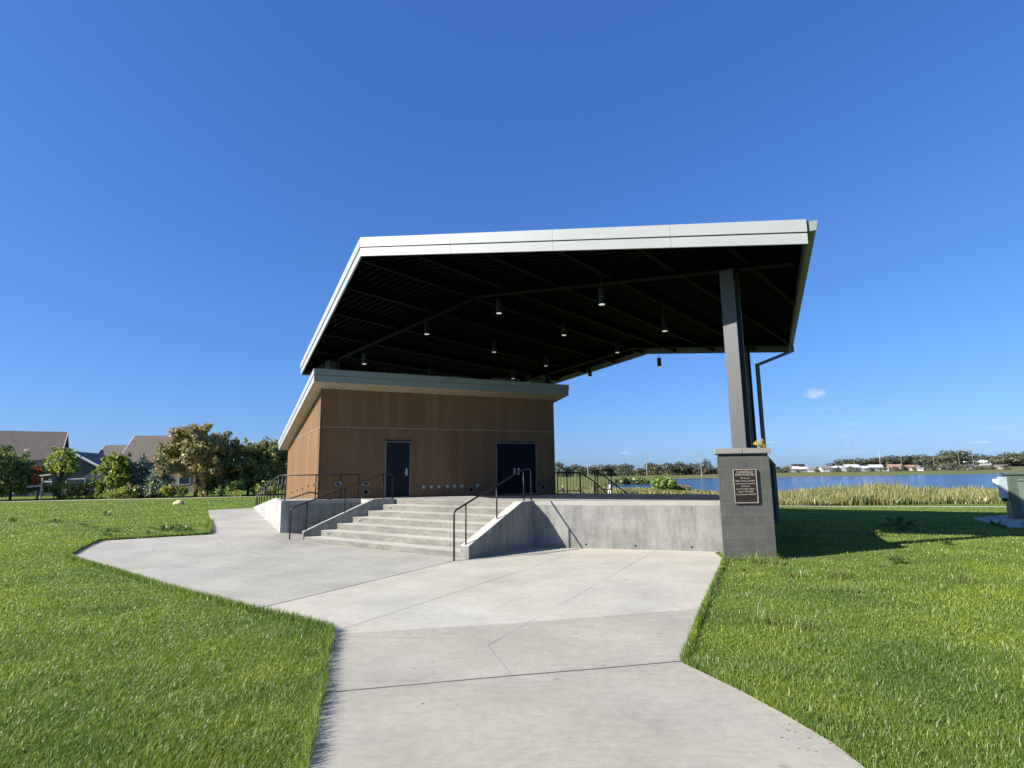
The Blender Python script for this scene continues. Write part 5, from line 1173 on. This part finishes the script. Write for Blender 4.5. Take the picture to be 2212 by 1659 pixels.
def weed(x_, y_, s, lb, seed, grp):
    g = np.random.default_rng(seed); n = 26; a = g.random(n)*2*pi; l = s*(.5+.6*g.random(n)); el = .25+.9*g.random(n); V = []
    for k_ in range(n):
        d_ = np.array([cos(a[k_])*cos(el[k_]), sin(a[k_])*cos(el[k_]), sin(el[k_])]); sd_ = np.array([-sin(a[k_]), cos(a[k_]), 0])*l[k_]*.17
        b_ = d_*l[k_]*.25; V += [b_, d_*l[k_]*.6+sd_, d_*l[k_]-np.array([0, 0, l[k_]*.15]), d_*l[k_]*.6-sd_]
    o = nmesh('weed', np.array(V), np.arange(4*n).reshape(n, 4), [M_WEED], np.repeat(g.random(n), 4), loc=(x_, y_, H(x_, y_))); tag(o, lb, 'weed', grp)
WD = [(11.9, 19.4, .42, 'leafy weed on the sunlit strip beyond the pier shadow'), (14.6, 22.4, .75, 'tall leafy weed standing in the canopy shadow'), (15.6, 23.2, .55, 'smaller weed right of the tall one in the shadow'), (18.6, 22.6, .5, 'leafy weed in front of the concrete pad'), (19.6, 22.3, .45, 'weed before the pad nearest the cabinet'), (8.8, 13.6, .3, 'dark leafed weed below the pier shadow tip'), (12.2, 16.6, .26, 'broad leafed weed far right on the lawn'), (9.9, 10.4, .22, 'broad leafed weed low at the right')]
for i, (x_, y_, s, lb) in enumerate(WD): weed(x_, y_, s, lb, 40+i, 'weeds on the right lawn')
for i in range(26):
    x_, y_ = -12.6+rt.gauss(0, 1.3), 21.6+rt.gauss(0, .7)
    bad = any(in_poly(np.array([x_]), np.array([y_]), p_)[0] for p_ in SOLID)
    if not bad: weed(x_, y_, .26, 'one of the broad leafed weeds in the patch left of the ramp path', 80+i, 'weed patch left of the ramp path')
for i, (x_, y_, lb) in enumerate([(-21.6, 30.9, 'pale leafy weed straight below the olive tree side of the left lawn'), (-20.8, 26.5, 'pale leafy weed low on the left lawn, left of centre'), (-17.5, 23.9, 'pale leafy weed nearest the plaza corner on the left lawn'), (-23.5, 27.4, 'pale leafy weed nearest the left edge of the lawn')]): weed(x_, y_, .34, lb, 140+i, 'pale weeds on the left lawn')
# debris on the paving
m = MB()
for i in range(26):
    x_, y_ = 2.45+rt.gauss(0, .16), 5.0+rt.gauss(0, .13)
    z_ = H(x_, y_)+PAVZ+.004; a = rt.random()*6; l = .006+.010*rt.random(); m.poly([(x_+l*cos(a+q_), y_+l*sin(a+q_)*.5, z_+.006*(j % 2)) for j, q_ in enumerate((0, 1.5, 3.1, 4.7))])
tag(m.build('leaf_litter', M_DEBRIS), 'dry brown leaf scraps at the near right paving edge', kind='stuff')
m = MB()
rr2 = random.Random(4)
for i in range(16):
    x_, y_ = rr2.uniform(-1.8, 3.4), rr2.uniform(5, 13); z_ = H(x_, y_)+PAVZ+.003; a = rr2.random()*6; l = .012+.012*rr2.random(); m.poly([(x_+l*cos(a+q_), y_+l*sin(a+q_)*.5, z_) for q_ in (0, 1.5, 3.1, 4.7)])
tag(m.build('dirt_specks', simple('speck', (.12, .10, .08, 1), .9)), 'tiny dark specks scattered over the concrete', kind='stuff')
# pale boulder on the left lawn
bm = bmesh.new(); bmesh.ops.create_icosphere(bm, subdivisions=3, radius=.36)
for v in bm.verts: v.co = Vector((v.co.x*1.15, v.co.y*.8, v.co.z*.62))*(1+.10*sin(v.co.x*9+1)*cos(v.co.y*7)); v.co.z += .1+.12*v.co.x
me = bpy.data.meshes.new('boulder'); bm.to_mesh(me); bm.free(); me.materials.append(M_ROCK); o = bpy.data.objects.new('boulder', me); link(o); o.location = (-24.31, 42.08, .2)
tag(o, 'pale yellow boulder lying alone on the left lawn', 'boulder')

# ------------------------------------------------------------ two distant people
def person(label, loc, rz, pose, shirt, shorts, hair):
    t = empty('person', loc, rz, label, 'person')
    J = pose; names = list(J.keys()); idx = {n_: i for i, n_ in enumerate(names)}
    E_ = [('pelvis', 'waist'), ('waist', 'chest'), ('chest', 'neck'), ('neck', 'head'), ('head', 'crown'), ('pelvis', 'hipL'), ('hipL', 'kneeL'), ('kneeL', 'ankL'), ('ankL', 'toeL'), ('pelvis', 'hipR'), ('hipR', 'kneeR'), ('kneeR', 'ankR'), ('ankR', 'toeR'),
          ('chest', 'shL'), ('shL', 'elL'), ('elL', 'wrL'), ('wrL', 'haL'), ('chest', 'shR'), ('shR', 'elR'), ('elR', 'wrR'), ('wrR', 'haR')]
    rad = dict(pelvis=(.15, .11), waist=(.135, .10), chest=(.155, .11), neck=(.055, .055), head=(.085, .095), crown=(.075, .08), hipL=(.095, .095), hipR=(.095, .095), kneeL=(.06, .06), kneeR=(.06, .06), ankL=(.042, .042), ankR=(.042, .042), toeL=(.035, .03), toeR=(.035, .03), shL=(.06, .06), shR=(.06, .06), elL=(.042, .042), elR=(.042, .042), wrL=(.03, .03), wrR=(.03, .03), haL=(.035, .02), haR=(.035, .02))
    def skin(nm, ns, scale, mat, keepz=None):
        me = bpy.data.meshes.new(nm); sub = [n_ for n_ in names if n_ in ns]; ii = {n_: i for i, n_ in enumerate(sub)}
        me.from_pydata([J[n_] for n_ in sub], [(ii[a], ii[b_]) for a, b_ in E_ if a in ii and b_ in ii], []); o = bpy.data.objects.new(nm, me); link(o, t)
        md = o.modifiers.new('skin', 'SKIN'); sv = me.skin_vertices[0].data
        for n_ in sub: sv[ii[n_]].radius = tuple(r__*scale for r__ in rad[n_])
        sv[0].use_root = True; sb = o.modifiers.new('sub', 'SUBSURF'); sb.levels = 1; sb.render_levels = 2; me.materials.append(mat); return o
    skin('body', names, 1.0, M_SKIN)
    skin('shirt', ['waist', 'chest', 'shL', 'shR', 'elL', 'elR'] if shirt is not M_SHIRT_W else ['pelvis', 'waist', 'chest', 'shL', 'shR', 'elL', 'elR', 'wrL', 'wrR'], 1.18, shirt)
    skin('shorts', ['pelvis', 'hipL', 'hipR', 'kneeL', 'kneeR']+([] if shorts is M_SHORT_D else ['ankL', 'ankR']), 1.2, shorts)
    bm = bmesh.new(); bmesh.ops.create_uvsphere(bm, u_segments=12, v_segments=8, radius=.11)
    for v in bm.verts: v.co.y += .02; v.co.z = v.co.z*.9+.03
    me = bpy.data.meshes.new('hair'); bm.to_mesh(me); bm.free(); me.materials.append(hair); o = bpy.data.objects.new('hair', me); link(o, t); o.location = Vector(J['crown'])+Vector((0, 0, -.02))
def pose_walk(sw=.28, arm=.22, bend=.0):
    return dict(pelvis=(0, 0, .93), waist=(0, -.01-bend*.3, 1.12), chest=(0, -.02-bend, 1.33), neck=(0, -.03-bend, 1.48), head=(0, -.05-bend*1.2, 1.60), crown=(0, -.04-bend*1.2, 1.69), hipL=(-.1, 0, .88), kneeL=(-.1, -sw*.8, .50), ankL=(-.1, -sw, .09), toeL=(-.1, -sw-.16, .04), hipR=(.1, 0, .88), kneeR=(.1, sw*.2, .48), ankR=(.1, sw*1.1, .13), toeR=(.1, sw*1.1-.13, .04),
                shL=(-.19, -.02-bend, 1.40), elL=(-.24, arm*.4-bend, 1.12), wrL=(-.23, arm*.2-.12-bend, .90), haL=(-.23, arm*.2-.17-bend, .83), shR=(.19, -.02-bend, 1.40), elR=(.24, -arm*.5-bend, 1.13), wrR=(.22, -arm-.12-bend, .94), haR=(.22, -arm-.18-bend, .88))
x, y = place(1214, 77); person('person in a dark red shirt and brown shorts walking the lakeside path', (x, y, H(x, y)+.03), radians(60), pose_walk(), M_SHIRT_D, M_SHORT_D, M_HAIR)
x, y = place(1316, 70); person('person dressed all in white seen through the sloping back railings', (x, y, H(x, y)+.03), radians(-60), pose_walk(.2, .3, .06), M_SHIRT_W, M_SHIRT_W, M_HAIRD)
